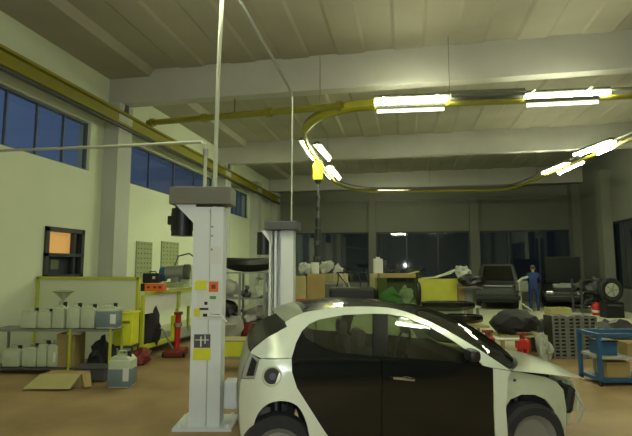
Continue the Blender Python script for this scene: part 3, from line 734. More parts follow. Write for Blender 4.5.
for a in (-1, 1):
    for b_ in (-1, 1):
        l = obj('leg', B((a*0.28, b_*0.18, (zz+0.06)/2), (0.04, 0.04, zz-0.10)), 'steel', t)
        obj('castor', cyl(bmesh.new(), (a*0.28-0.015, b_*0.18, 0.04), (a*0.28+0.015, b_*0.18, 0.04), 0.04, n=12), 'black', l)

# ------------------------------------------------------------------ long table of boxes behind the car
d = 10.0
zb = zof(306, d)
t = spot('long_table', 'long pale work table behind the car covered with boxes', 'table', 383, d+0.45)
Lr = W_(185, d)
obj('tabletop', B((0, 0, zb-0.02), (Lr, 0.95, 0.04)), 'can', t)
for a in (-1, 0, 1):
    for b_ in (-1, 1): obj('leg', B((a*(Lr/2-0.05), b_*0.42, zb/2-0.02), (0.05, 0.05, zb-0.04)), 'steel', t)
def on_table(yb=306): return zb
carton('brown cardboard box on the long table next to the far lift post', 299, 10.3, zb, W_(15, d), zof(276, d)-zb, 0.35, 'card2')
carton('darker brown cardboard box on the long table, second from the far lift post', 316, 10.35, zb, W_(18, d), zof(274, d)-zb, 0.35, 'card')
t = spot('red_case', 'flat red case at the left end of the long table', 'case', 304, 10.08, zb)
obj('body', B((0, 0, 0.07), (W_(17, 9.9), 0.18, 0.14), 0.02), 'red', t); obj('handle', tube(bmesh.new(), [(-0.06, -0.09, 0.09), (-0.05, -0.12, 0.09), (0.05, -0.12, 0.09), (0.06, -0.09, 0.09)], 0.01, 6), 'black', t)
# white wraps and small goods on the boxes
zc_ = zof(274, d)+0.006
lump('plastic_wrap', 'crumpled white wrap on the brown boxes near the far lift post', 'wrap', 305, 10.3, zof(276, d)+0.006, 0.30, 0.3, 0.30, 'cover', 41)
t = spot('paper_roll', 'upright white paper roll on the brown box', 'paper roll', 315, 10.3, zc_)
obj('roll', cyl(bmesh.new(), (0, 0, 0), (0, 0, 0.24), 0.09, n=16), 'paper', t, True); obj('core', cyl(bmesh.new(), (0, 0, 0.235), (0, 0, 0.245), 0.03, n=10), 'card', t)
lump('plastic_wrap', 'white crumpled wrap right of the paper roll', 'wrap', 325, 10.5, zc_, 0.30, 0.28, 0.30, 'cover', 42)
t = spot('flat_package', 'long pale package spanning the boxes behind the paper roll', 'package', 330, 10.85, zof(283, 10.6))
obj('body', B((0, 0, 0.10), (W_(36, 10.6), 0.2, 0.20), 0.02), 'card2', t); obj('strap', B((0.05, 0, 0.10), (0.03, 0.21, 0.21)), 'steel', t)
t = spot('package_stand', 'plain grey stand raising the long pale package', 'stand', 330, 10.85, 0)
hz = zof(283, 10.6)
obj('top', B((0, 0, hz-0.02), (0.7, 0.2, 0.03)), 'steel', t)
for a in (-1, 1): obj('leg', B((a*0.32, 0, hz/2-0.02), (0.04, 0.16, hz-0.04)), 'steel', t)
lump('workshop_rag', 'small grey rag heap at the end of the long pale package', 'rags', 338, 10.85, zof(283, 10.6)+0.205, 0.22, 0.18, 0.2, 'cover', 44)
# black wiry frame with tray
t = spot('seat_frame', 'black wire seat frame standing on the long table', 'car part', 352, 10.25, zb)
hh = zof(273, d)-zb; w2 = W_(19, d)
obj('tray', B((0, 0, 0.20), (W_(47, d), 0.4, 0.36), 0.06), 'black', t)
obj('tray_end', B((-W_(24, d), -0.08, 0.10), (0.18, 0.3, 0.16), 0.03), 'black', t)
for a, b_, c_ in ((-0.36, -0.30, 0), (-0.10, -0.32, 0), (0.18, 0.12, 1), (0.34, 0.30, 1)):
    obj('wire', tube(bmesh.new(), [(a, 0, 0.28), ((a+b_)/2+0.03, 0, hh*0.75), (b_, 0, hh)], 0.015, 6), 'black', t)
for a in (-0.25, -0.16): obj('wire', tube(bmesh.new(), [(a, 0.0, hh), (a+0.14, 0, 0.29)], 0.012, 6), 'pipe', t)
obj('top_bar', tube(bmesh.new(), [(-0.34, 0, hh), (0.0, 0, hh+0.02), (0.36, 0, hh)], 0.018, 6), 'black', t)
t = spot('white_canister', 'small white canister on the boxes before the narrow back wall column', 'canister', 378, 10.65, zof(274, d)+0.0)
hcan = zof(257, 10.6)-zof(274, d)
obj('body', B((0, 0, hcan*0.45), (W_(9, 10.6), 0.16, hcan*0.9), 0.02), 'paper', t); obj('cap', cyl(bmesh.new(), (0.0, 0, hcan*0.88), (0.0, 0, hcan), 0.045, n=12), 'label', t)
carton('low brown carton supporting the small white canister', 378, 10.65, zb, 0.34, zof(274, d)-zb-0.002, 0.32, 'card2', tape=False)
# clear crate with goods
t = spot('clear_crate', 'clear plastic crate with green goods inside on the long table', 'crate', 396, 10.15, zb)
hh = zof(278, 9.95)-zb; w_ = W_(40, 9.95)
bm = bmesh.new()
for s in (-1, 1): bx(bm, (s*w_/2, 0, hh/2), (0.012, 0.4, hh)); bx(bm, (0, s*0.2, hh/2), (w_, 0.012, hh))
obj('walls', bm, 'clear', t)
obj('rim', B((0, 0.0, 0.01), (w_, 0.4, 0.02)), 'can', t)
lump('green_package', 'green and white packs inside the clear crate', 'package', 391, 10.1, zb+0.025, 0.42, 0.28, 0.34, 'green', 51)
lump('foil_bundle', 'pale bundle inside the clear crate, right of the green packs', 'bundle', 405, 10.15, zb+0.025, 0.32, 0.28, 0.40, 'can', 52)
t = spot('flat_carton', 'brown flat carton laid across the clear crate', 'cardboard box', 396, 10.15, zb+hh+0.004)
obj('body', B((0, 0, 0.045), (W_(36, 9.95), 0.38, 0.09), 0.005), 'card', t); obj('torn_flap', B((0.34, -0.05, 0.10), (0.24, 0.30, 0.012), ry=-0.25), 'card2', t)
obj_b = bumper('black_strip', 'black curved trim strip standing at the right end of the clear crate', 418, 9.9, zb, 0.10, 0.50, 0.05, bow=0.0)
# yellow cartons
carton('long bright yellow carton at the right half of the long table', 438, 10.3, zb, W_(44, 10.1), zof(279, 10.1)-zb, 0.4, M['trim_y'], tape=False)
carton('brown carton leaning beside the long yellow carton', 461, 10.18, zb, W_(12, 9.8), zof(284, 9.8)-zb, 0.3, 'card')
t = spot('plastic_sheet', 'pale plastic sheet slung over the long yellow carton', 'sheet', 441, 10.2, zof(279, 10.1)+0.004)
bm = prism(bmesh.new(), [(-0.38, -0.05, 0.0), (-0.1, -0.05, 0.02), (0.18, -0.05, 0.10), (0.34, -0.05, 0.18), (0.34, -0.05, 0.20), (0.16, -0.05, 0.125), (-0.1, -0.05, 0.04), (-0.38, -0.05, 0.015)], (0, 0.3, 0)); obj('sheet', bm, 'can', t)
lump('plastic_wrap', 'ball of pale crumpled wrap at the right end of the long table', 'wrap', 463, 10.1, zof(281, 10.1), 0.34, 0.3, 0.38, 'cover', 61, rough=0.2)
lump('dark_hose_coil', 'dark bundled hose right of the yellow carton', 'hose', 470, 9.75, zof(286, 9.75), 0.42, 0.3, 0.22, 'black', 62)
t = spot('wrap_stand', 'narrow grey pedestal under the wrap and dark hose', 'stand', 468, 10.0, 0)
hz = zof(287, 9.75)
obj('column', B((0, 0.05, hz/2-0.03), (0.14, 0.14, hz-0.05)), 'steel', t); obj('top', B((0, 0, hz-0.025), (0.42, 0.5, 0.03)), 'steel', t)
# black bumpers just behind the windscreen
bumper('car_bumper', 'glossy black bumper lying behind the car roof, upper of two', 447, 8.3, zof(311, 8.3), W_(52, 8.2), 0.18, 0.22, 'carblack', bow=0.12, rz=-0.12)
bumper('car_bumper', 'glossy black bumper lying behind the windscreen, lower of two', 460, 7.8, zof(324, 7.8), W_(40, 7.8), 0.17, 0.20, 'carblack', bow=0.10, rz=-0.2)
t = spot('trestle', 'pale trestle carrying the two glossy black bumpers', 'trestle', 452, 8.05)
hz = zof(325, 7.8)
obj('top', B((0, 0, hz-0.02), (0.95, 0.7, 0.035)), 'card2', t)
for a in (-1, 1):
    for b_ in (-1, 1): obj('leg', tube(bmesh.new(), [(a*0.35, b_*0.2, hz-0.04), (a*0.42, b_*0.3, 0.02)], 0.02, 6), 'steel', t)
bx_h = zof(311, 8.3)-hz
t = spot('foam_block', 'pale foam block wedged under the upper black bumper', 'block', 447, 8.3, hz); obj('block', B((0, 0.05, bx_h/2), (0.5, 0.2, bx_h), 0.01), 'can', t)

# ------------------------------------------------------------------ right middle ground
lump('wheel_arch_liner', 'dark domed plastic liner lying behind the bonnet', 'car part', 513, 9.2, zof(334, 9.1), W_(43, 9.1), 0.6, zof(311, 9.1)-zof(334, 9.1)+0.04, M['rubber'], 71, rz=0.1, rough=0.04)
t = spot('pallet_table', 'low pallet table with a pale edge under the dark domed liner', 'table', 513, 9.3)
hz = zof(334, 9.1)
obj('top', B((0, 0, hz-0.025), (W_(46, 9.1), 0.7, 0.04)), 'card2', t)
for a in (-1, 1):
    for b_ in (-1, 1): obj('leg', B((a*0.38, b_*0.3, hz/2-0.025), (0.06, 0.06, hz-0.05)), 'card', t)
lump('wheel_arch_liner', 'smaller dark liner leaning right of the domed one', 'car part', 534, 9.7, 0.0, 0.40, 0.4, zof(316, 9.7), M['dsteel'], 72, rough=0.2)
lump('plastic_bag', 'pale plastic bag on the floor left of the slatted black crates', 'bag', 541, 8.8, 0.0, 0.26, 0.3, zof(331, 8.8), 'cover', 73, rough=0.15)
# crates, three columns of four
hC = zof(316, 9.0)/4
k = 0
rows = ['bottom', 'second', 'third', 'top']; colsn = ['left', 'middle', 'right']
for c in range(3):
    for r_ in range(4):
        nm = 'black slatted crate, %s of the %s column behind the blue trolley' % (rows[r_], colsn[c])
        t = spot('slatted_crate', nm, 'crate', 552+c*14.5, 9.15, r_*hC, 0, 'black slatted crates behind the trolley')
        wv = W_(13.6, 9.0); hv = hC-0.006
        obj('body', B((0, 0.03, hv/2), (wv*0.92, 0.36, hv)), 'black', t)
        bm = bmesh.new()
        for q_ in (0.14, 0.5, 0.86): bx(bm, (0, -0.165, hv*q_), (wv, 0.03, hv*0.13))
        for q_ in (-0.46, 0, 0.46): bx(bm, (wv*q_, -0.175, hv/2), (wv*0.12, 0.03, hv))
        obj('slats', bm, 'steel', t)
lump('tyre_pile_cover', 'low dark cover at right edge beyond the blue trolley', 'cover', 606, 10.2, 0.0, 0.75, 0.5, zof(317, 10.2), 'dsteel', 74)
carton_px('small yellowish carton on the floor beyond the slatted crates', 545, 308, 566, 318.5, 15.4, 0.4, 'card2')
# red axle stands with a white bar
def axle_stand(label, x, d, h):
    t = spot('axle_stand', label, 'axle stand', x, d, group='red axle stands behind the bonnet')
    for a in (-1, 1):
        for b_ in (-1, 1): obj('leg', tube(bmesh.new(), [(a*0.04, b_*0.04, h*0.7), (a*0.13, b_*0.13, 0.01)], 0.018, 6), 'red', t)
    obj('collar', B((0, 0, h*0.78), (0.17, 0.16, h*0.2), 0.02), 'red', t)
    obj('pillar', cyl(bmesh.new(), (0, 0, h*0.8), (0, 0, h-0.03), 0.035, n=10), 'dred', t); obj('saddle', B((0, 0, h-0.02), (0.16, 0.06, 0.04), 0.01), 'dred', t)
hA = zof(330, 7.0)
axle_stand('red axle stand at the left end of the white bar', 485, 7.0, hA); axle_stand('red axle stand at the right end of the white bar, beside bonnet', 519, 7.05, zof(333, 7.0))
t = spot('white_bar', 'white bar laid between the two red axle stands', 'bar', 502, 6.97, zof(340, 6.9))
obj('bar', cyl(bmesh.new(), (-0.20, 0, 0), (0.20, 0, 0), 0.022, n=10), 'paper', t, True)
# blue trolley
d = 6.95
t = spot('blue_trolley', 'blue metal trolley with two shelves at right edge', 'trolley', 612, d+0.25)
Lr = W_(60, d); hT = zof(334, d)
for a in (-1, 1):
    for b_ in (-1, 1):
        l = obj('post', B((a*(Lr/2-0.02), b_*0.25, hT/2+0.04), (0.05, 0.05, hT-0.08)), 'blue', t)
        obj('castor', cyl(bmesh.new(), (a*(Lr/2-0.02)-0.015, b_*0.25, 0.045), (a*(Lr/2-0.02)+0.015, b_*0.25, 0.045), 0.045, n=12), 'black', l)
for b_ in (-1, 1): obj('top_rail', B((0, b_*0.25, hT-0.02), (Lr, 0.05, 0.05)), 'blue', t)
for a in (-1, 1): obj('side_rail', B((a*(Lr/2-0.02), 0, hT-0.02), (0.05, 0.5, 0.05)), 'blue', t)
zs1 = zof(357, d); zs0 = zof(383, d)+0.05
obj('shelf', B((0, 0, zs1-0.015), (Lr-0.05, 0.5, 0.04)), 'cover', t); obj('shelf', B((0, 0, zs0-0.02), (Lr-0.05, 0.5, 0.05)), 'blue', t)
t = spot('blue_box', 'dark blue box on the upper shelf of the blue trolley', 'box', 598, d+0.22, zs1+0.006)
obj('body', B((0, 0, 0.10), (0.26, 0.28, 0.20), 0.015), 'blue', t); obj('lid', B((0, 0, 0.205), (0.28, 0.30, 0.02), 0.005), 'black', t)
carton('yellow-brown carton on the lower shelf of the blue trolley', 606, d+0.22, zs0+0.006, 0.34, 0.22, 0.3, M['card'])
carton('brown carton on the upper shelf at the far right of the blue trolley', 624, d+0.22, zs1+0.006, 0.26, 0.18, 0.3, M['card'])
t = spot('grey_sheet', 'grey metal sheet leaning behind the yellow-brown carton', 'sheet', 600, d+0.42, zs0+0.006)
obj('sheet', B((0, 0, 0.13), (0.4, 0.012, 0.24), rx=-0.05), 'cover', t)

# ------------------------------------------------------------------ vehicles at the far end
def far_car(label, x, d, rz, Lc=4.1, Wc=1.7, H=1.55, belt=0.95, paint='darkcar', hood=None, gate=False, cat='car'):
    t = spot('parked_car', label, cat, x, d, 0, rz)
    h2 = Wc/2
    prof = [(-Lc/2, 0.30), (-Lc/2-0.03, 0.55), (-Lc/2+0.05, belt-0.05), (-Lc/2+0.10, belt), (Lc/2-1.15, belt+0.02), (Lc/2-0.35, belt-0.12), (Lc/2-0.02, belt-0.30), (Lc/2+0.02, 0.50), (Lc/2-0.05, 0.26)]
    bm = prism(bmesh.new(), [(a, -h2, z) for a, z in prof], (0, Wc, 0))
    bmesh.ops.bevel(bm, geom=list(bm.edges), offset=0.05, segments=2, affect='EDGES')
    obj('body', bm, paint, t, True)
    # greenhouse
    bb = [(-Lc/2+0.12, belt), (Lc/2-1.1, belt)]; tt = [(-Lc/2+0.45, H), (Lc/2-1.85, H)]; k = 0.16
    bm = bmesh.new(); vv = []
    for (u0, u1, z, hw) in ((bb[0][0], bb[1][0], belt-0.02, h2-0.06), (tt[0][0], tt[1][0], H, h2-0.06-k)):
        vv.append([bm.verts.new(p) for p in ((u0, -hw, z), (u1, -hw, z), (u1, hw, z), (u0, hw, z))])
    bm.faces.new(vv[0][::-1]); bm.faces.new(vv[1])
    for i in range(4): bm.faces.new((vv[0][i], vv[0][(i+1) % 4], vv[1][(i+1) % 4], vv[1][i]))
    bmesh.ops.bevel(bm, geom=list(bm.edges), offset=0.05, segments=2, affect='EDGES')
    obj('cabin', bm, paint, t, True)
    def pane(pts, nm):
        obj(nm, prism(bmesh.new(), pts, (pts[1]-pts[0]).cross(pts[2]-pts[0]).normalized()*0.015), 'darkglass', t)
    def lerp(a, b, f): return a+(b-a)*f
    def quad(A, B_, C_, D_, m0=0.10, m1=0.90):   # A,B bottom; C,D top over B,A
        A, B_, C_, D_ = map(Vector, (A, B_, C_, D_))
        f = lambda s, r: lerp(lerp(A, B_, s), lerp(D_, C_, s), r)
        return [f(m0, 0.12), f(m1, 0.12), f(m1, 0.88), f(m0, 0.88)]
    w0, w1 = h2-0.06, h2-0.06-k
    off = Vector((-0.015, 0, 0.0))
    pane([p+Vector((-0.02, 0, 0)) for p in quad((bb[0][0], w0, belt), (bb[0][0], -w0, belt), (tt[0][0], -w1, H), (tt[0][0], w1, H))], 'rear_window')
    pane([p+Vector((0.02, 0, 0.01)) for p in quad((bb[1][0], -w0, belt), (bb[1][0], w0, belt), (tt[1][0], w1, H), (tt[1][0], -w1, H))], 'windscreen')
    for s in (-1, 1):
        q0 = quad((bb[0][0], s*w0, belt), (bb[1][0], s*w0, belt), (tt[1][0], s*w1, H), (tt[0][0], s*w1, H), 0.08, 0.48)
        q1 = quad((bb[0][0], s*w0, belt), (bb[1][0], s*w0, belt), (tt[1][0], s*w1, H), (tt[0][0], s*w1, H), 0.52, 0.90)
        for q_ in (q0, q1): pane([p+Vector((0, s*0.012, 0)) for p in (q_ if s < 0 else q_[::-1])], 'side_window')
    for u in (-Lc/2+0.75, Lc/2-0.80):
        for s in (-1, 1):
            wh = obj('wheel', lathe(bmesh.new(), [(0.19, -0.08), (0.28, -0.09), (0.30, -0.05), (0.30, 0.05), (0.28, 0.09), (0.19, 0.08)], 22, (u, s*(h2-0.06), 0.30), 'Y'), 'rubber', t, True)
            obj('rim', cyl(bmesh.new(), (u, s*(h2-0.12), 0.30), (u, s*(h2+0.01), 0.30), 0.19, n=18), 'steel', wh)
    for s in (-1, 1):
        obj('tail_lamp', B((-Lc/2+0.02, s*(h2-0.13), belt-0.18), (0.06, 0.18, 0.22), 0.02), 'screen_lens', t)
        obj('headlamp', B((Lc/2-0.06, s*(h2-0.22), belt-0.32), (0.14, 0.30, 0.14), 0.03), 'lamp_lens', t)
    obj('rear_bumper', B((-Lc/2-0.04, 0, 0.48), (0.14, Wc-0.04, 0.20), 0.04), 'black', t)
    obj('front_bumper', B((Lc/2+0.0, 0, 0.42), (0.14, Wc-0.04, 0.20), 0.04), 'black', t)
    obj('rear_trim', B((-Lc/2-0.02, 0, belt-0.12), (0.03, Wc*0.62, 0.03)), 'lamp_lens', t)
    if hood:
        bm = B((0, 0, 0), (1.15, Wc*0.86, 0.04), 0.015); 
        bmesh.ops.transform(bm, matrix=Matrix.Translation((Lc/2-1.12+1.15*0.5*math.cos(hood), 0, belt+0.04+1.15*0.5*math.sin(hood))) @ Matrix.Rotation(-hood, 4, 'Y'), verts=bm.verts)
        obj('raised_bonnet', bm, paint, t)
        obj('engine', B((Lc/2-0.65, 0, belt-0.06), (0.55, Wc*0.55, 0.18), 0.03), 'steel', t)
        obj('engine_cover', B((Lc/2-0.65, 0.1, belt+0.03), (0.35, Wc*0.3, 0.06), 0.02), 'cover', t)
    if gate:
        obj('roof_rack', B((0, 0, H+0.04), (1.2, Wc*0.6, 0.03)), 'black', t)
    return t
PH = PI/2
RM = M['darkcar']
far_car('dark tall car seen tail-on at the far end, left of the person', 497, 20.7, PH-0.36, 4.0, 1.66, 1.80, 1.05)
far_car('dark car with raised bonnet facing the camera, right of the person', 561, 20.9, -PH-0.42, 3.7, 1.56, 1.42, 0.95, hood=1.32)
t = spot('engine_rack', 'dark steel rack loaded with engines at far right under the windows', 'rack', 590, 17.7)
for a in (-1, 1):
    for b_ in (-1, 1): obj('upright', B((a*0.55, b_*0.3, 0.62), (0.06, 0.06, 1.24)), 'dsteel', t)
for z in (0.25, 0.78): obj('shelf_board', B((0, 0, z), (1.14, 0.62, 0.04)), 'dsteel', t)
obj('top_bar', B((0, -0.3, 1.22), (1.14, 0.05, 0.05)), 'dsteel', t)
lump('engine', 'dark engine at left on the upper shelf of the far right rack', 'engine', 583, 17.65, 0.80, 0.5, 0.45, 0.5, 'darkcar', 81, rough=0.3)
lump('engine', 'greyish gearbox at right on the upper shelf of the far right rack', 'engine', 597, 17.65, 0.80, 0.45, 0.4, 0.42, 'dsteel', 82, rough=0.3)
lump('engine', 'dark engine on the lower shelf of the far right rack', 'engine', 589, 17.6, 0.27, 0.75, 0.45, 0.46, 'black', 83, rough=0.3)
# loose wheel
t = spot('loose_wheel', 'loose pale-rimmed wheel standing on a dark crate at far right', 'wheel', 609, 16.0, 0.52)
tb = obj('tyre', lathe(bmesh.new(), [(0.22, -0.08), (0.36, -0.10), (0.40, -0.06), (0.40, 0.06), (0.36, 0.10), (0.22, 0.08), (0.22, -0.08)], 24, (0, 0, 0.40), 'Y'), 'rubber', t, True)
obj('rim', cyl(bmesh.new(), (0, -0.085, 0.40), (0, 0.06, 0.40), 0.23, n=20), 'cover', t)
bm = bmesh.new(); 
for q_ in range(5):
    a = q_*2*PI/5; bx(bm, (math.cos(a)*0.11, -0.095, 0.40+math.sin(a)*0.11), (0.20, 0.02, 0.035), ry=-a)
obj('spokes', bm, 'lamp_lens', t)
t = spot('wheel_plinth', 'dark crate under the loose pale-rimmed wheel', 'crate', 609, 16.0, 0)
obj('body', B((0, 0, 0.26), (0.6, 0.4, 0.51), 0.02), 'black', t); obj('lid', B((0, -0.205, 0.42), (0.5, 0.02, 0.06)), 'dsteel', t)
# red canister
t = spot('red_canister', 'small red canister on the floor before the far cars', 'canister', 594, 16.8)
obj('body', lathe(bmesh.new(), [(0.0, 0.0), (0.14, 0.0), (0.15, 0.03), (0.15, 0.34), (0.10, 0.42), (0.04, 0.45), (0.0, 0.45)], 18), 'red', t, True)
obj('label_band', cyl(bmesh.new(), (0, 0, 0.10), (0, 0, 0.18), 0.153, n=18), 'paper', t); obj('valve', cyl(bmesh.new(), (0, 0, 0.44), (0, 0, 0.52), 0.03, n=8), 'black', t)
# grey engine on stand
t = spot('engine_stand', 'grey engine hung on a stand between the tall dark car and the person', 'engine', 521, 18.3)
obj('block', B((0, 0, 0.95), (0.38, 0.35, 0.42), 0.05), 'steel', t)
obj('post', B((0, 0.2, 0.5), (0.08, 0.08, 0.95)), 'can', t)
for a in (-1, 1): obj('foot', tube(bmesh.new(), [(0, 0.2, 0.3), (a*0.25, -0.25, 0.04)], 0.035, 6), 'can', t)
obj('manifold', tube(bmesh.new(), [(-0.2, -0.1, 1.1), (-0.05, -0.2, 1.25), (0.18, -0.12, 1.3)], 0.05, 8), 'cover', t, True)

# ------------------------------------------------------------------ person in blue overalls, leaning a little to the right car
def skin(name, verts, edges, radii, m, parent, root=0, sub=2, loc=None):
    me = bpy.data.meshes.new(name); me.from_pydata([Vector(v) for v in verts], edges, []); o = bpy.data.objects.new(name, me); C.objects.link(o)
    me.materials.append(M[m] if isinstance(m, str) else m)
    if parent: o.parent = parent
    md = o.modifiers.new('skin', 'SKIN'); md.use_smooth_shade = True
    for i, r in enumerate(radii):
        sv = me.skin_vertices[0].data[i]; sv.radius = (r, r) if not isinstance(r, tuple) else r; sv.use_root = (i == root)
    s_ = o.modifiers.new('sub', 'SUBSURF'); s_.levels = sub; s_.render_levels = sub
    return o
px_, dp_ = 532.5, 18.5
t = spot('person', 'person in dark blue overalls standing with back to camera by raised bonnet', 'person', px_, dp_, 0, -0.45)
V = [(0, 0, 0.95), (0, 0.02, 1.15), (0, 0.05, 1.36), (0, 0.08, 1.46),            # pelvis, waist, chest, neck base
     (-0.10, 0, 0.90), (-0.12, 0.02, 0.50), (-0.13, -0.02, 0.10), (-0.13, 0.08, 0.05),
     (0.10, 0, 0.90), (0.13, 0.05, 0.50), (0.14, 0.02, 0.10), (0.14, 0.12, 0.05),
     (-0.19, 0.06, 1.40), (-0.24, 0.10, 1.14), (-0.18, 0.30, 1.02),
     (0.19, 0.06, 1.40), (0.25, 0.14, 1.16), (0.22, 0.36, 1.06)]
E = [(0, 1), (1, 2), (2, 3), (0, 4), (4, 5), (5, 6), (6, 7), (0, 8), (8, 9), (9, 10), (10, 11), (2, 12), (12, 13), (13, 14), (2, 15), (15, 16), (16, 17)]
R_ = [(.16, .12), (.15, .115), (.17, .12), .07, .105, .075, .055, .05, .105, .075, .055, .05, .07, .055, .045, .07, .055, .045]
ob = skin('overalls', V, E, R_, 'cloth', t)
hv = [(0, 0.08, 1.44), (0, 0.10, 1.52), (0, 0.12, 1.60), (0, 0.125, 1.68)]
hd = skin('head', hv, [(0, 1), (1, 2), (2, 3)], [.055, .055, (.078, .09), (.07, .085)], 'skin', t)
bm = bmesh.new(); bmesh.ops.create_icosphere(bm, subdivisions=3, radius=0.5)
for v in bm.verts: v.co = Vector((v.co.x*0.185, v.co.y*0.215+0.108, v.co.z*0.19+1.675))
bmesh.ops.delete(bm, geom=[v for v in bm.verts if v.co.z < 1.66 and v.co.y > 0.13], context='VERTS')
obj('hair', bm, 'hair', t, True)
bm = bmesh.new()
cyl(bm, (0, 0.20, 1.615), (0, 0.235, 1.60), 0.016, 0.010, n=8)
obj('nose', bm, 'skin', hd)
for s in (-1, 1):
    obj('ear', B((s*0.082, 0.12, 1.615), (0.02, 0.04, 0.06), 0.008), 'skin', hd)
    obj('eye', B((s*0.032, 0.205, 1.635), (0.022, 0.01, 0.012)), 'black', hd)
    h0 = (-0.18, 0.30, 1.02) if s < 0 else (0.22, 0.36, 1.06)
    hx, hy, hz_ = h0
    hV = [(hx, hy-0.01, hz_), (hx, hy+0.05, hz_-0.02), (hx, hy+0.09, hz_-0.025)]; hE = [(0, 1), (1, 2)]; hR = [.028, (.035, .018), (.036, .016)]
    for f in range(4):
        fx = hx+(f-1.5)*0.02; ln = (0.03, 0.036, 0.034, 0.026)[f]; b0 = len(hV)
        hV += [(fx, hy+0.10, hz_-0.028), (fx, hy+0.10+ln, hz_-0.045), (fx, hy+0.10+ln*1.5, hz_-0.075)]; hE += [(2, b0), (b0, b0+1), (b0+1, b0+2)]; hR += [.009, .0085, .007]
    b0 = len(hV); hV += [(hx-s*0.035, hy+0.05, hz_-0.03), (hx-s*0.045, hy+0.085, hz_-0.05)]; hE += [(1, b0), (b0, b0+1)]; hR += [.011, .009]
    skin('hand', hV, hE, hR, 'skin', t, sub=1)
    obj('shoe', B((s*0.135, 0.06 if s < 0 else 0.10, 0.045), (0.10, 0.27, 0.09), 0.03), 'black', t)

# ------------------------------------------------------------------ THE CAR
HEAD = YAW+math.radians(8.5)
p0 = at(280, 266, 3.7)
CP = Vector((p0.x, p0.y, 0))
car = thing('hatchback_car', 'silver-white hatchback with black doors and its front wing and bumper removed', 'car', tuple(CP), HEAD)
Ri = Matrix.Rotation(-HEAD, 3, 'Z'); Ol = Ri @ (O-CP)
WC = 1.58
def fv(u, z):
    v = 0.02+0.22*(0.60-z)**2 if z < 0.60 else 0.02+0.10*(z-0.60)**2
    if z > 0.93: v += 0.40*(z-0.93)
    if u < 0.0: v += 2.2*u*u
    if u > 2.2: v += 0.22*min(u-2.2, 0.8)**2
    return v
def cpx(x, y, dv=0.0):
    r = Ri @ ray(x, y); c = 0.05
    for _ in range(25):
        tt = (c+0-Ol.y)/r.y; u = Ol.x+r.x*tt; z = Ol.z+r.z*tt
        c += 0.6*(fv(u, z)+dv-c)
    return (u, z)
def cpoly(pts): return [cpx(x, y) for x, y in pts]
def panel(name, poly, m, off=0.0, th=0.02, both=True, parent=None, g=0.09, uvpoly=False, smooth=True):
    P_ = poly if uvpoly else cpoly(poly)
    res = []
    for side in ((0, 1) if both else (0,)):
        bm = bmesh.new(); f = bm.faces.new([bm.verts.new((u, z, 0)) for u, z in P_])
        us = [p[0] for p in P_]; zs = [p[1] for p in P_]
        k = min(us)+g/2
        while k < max(us):
            bmesh.ops.bisect_plane(bm, geom=bm.verts[:]+bm.edges[:]+bm.faces[:], plane_co=(k, 0, 0), plane_no=(1, 0, 0)); k += g
        k = min(zs)+g/2
        while k < max(zs):
            bmesh.ops.bisect_plane(bm, geom=bm.verts[:]+bm.edges[:]+bm.faces[:], plane_co=(0, k, 0), plane_no=(0, 1, 0)); k += g
        bmesh.ops.triangulate(bm, faces=[f for f in bm.faces if len(f.verts) > 4])
        vs = bm.verts[:]; 
        ret = bmesh.ops.extrude_face_region(bm, geom=bm.faces[:])
        top = [e for e in ret['geom'] if isinstance(e, bmesh.types.BMVert)]; ts = set(top)
        for v in bm.verts:
            u, z = v.co.x, v.co.y; y = fv(u, z)+off+(th if v in ts else 0)
            v.co = Vector((u, y if side == 0 else WC-y, z))
        res.append(obj(name, bm, m, parent or car, smooth))
    return res
def crv(pts, k=5):
    q = [Vector((a, b, 0)) for a, b in pts]; return [(p.x, p.y) for p in smooth_path(q, k)]
top = crv([(285, 322), (300, 314), (317, 310), (343, 307), (369, 306.5), (396, 309), (422, 318), (448, 331), (475, 347), (495, 360), (510, 370)], 3)
winl = [(483, 365.5), (474, 355), (452, 340), (430, 327), (405, 316.8), (388, 314), (373, 313.5), (343, 315), (319, 319.5), (309, 324), (302, 331)]
rearedge = [(296, 343), (291.5, 358), (292, 372), (297, 388), (311, 410), (325, 432), (338, 450)]
sill = [(338, 458), (500, 452)]
archc = crv([(312, 452), (307, 425), (300, 409), (291, 402.5), (280, 401), (269, 403.5), (260, 411), (254, 424), (250, 448)], 3)
tail = [(242, 446), (239.5, 420), (239, 402), (240, 384), (243, 369), (247.5, 358), (254, 348), (268, 337), (287, 327)]
# white shell in three pieces that meet: rail, rear quarter, front pillar strip
rail = top[:-1]+[(510, 370)]+[(493, 368)]+winl+[(296, 343), (291.5, 358), (266, 358), (262, 358.5), (250, 353), (254, 348), (268, 337), (287, 327)]
panel('side_frame', rail, 'carpaint')
quarter = [(291.5, 358.6), (292, 372), (297, 388), (311, 410), (325, 432), (338, 450), (338, 458), (314, 456)]+archc+[(242, 447)]+[(239.5, 420), (239, 402), (240, 384), (241.5, 379), (254.5, 379), (259.5, 359.5), (262, 358.8)]
panel('rear_quarter', quarter, 'carpaint')
strip = [(493, 368.6), (511, 371), (508, 378), (506, 410), (508, 440), (504, 452), (496, 452), (495, 430), (494, 410)]
panel('pillar_strip', strip, 'carpaint')
panel('sill', [(338, 452.5), (496, 452.5), (504, 453), (504, 460), (338, 464)], 'carpaint')
panel('rear_lamp', [(250, 353.5), (259, 359.3), (254.5, 378.5), (241.5, 378.5), (244, 367.5)], 'lamp_lens', off=0.012)
panel('lamp_recess', [(252, 357), (257, 362), (253.5, 376), (246, 376)], 'black', off=0.006, th=0.01)
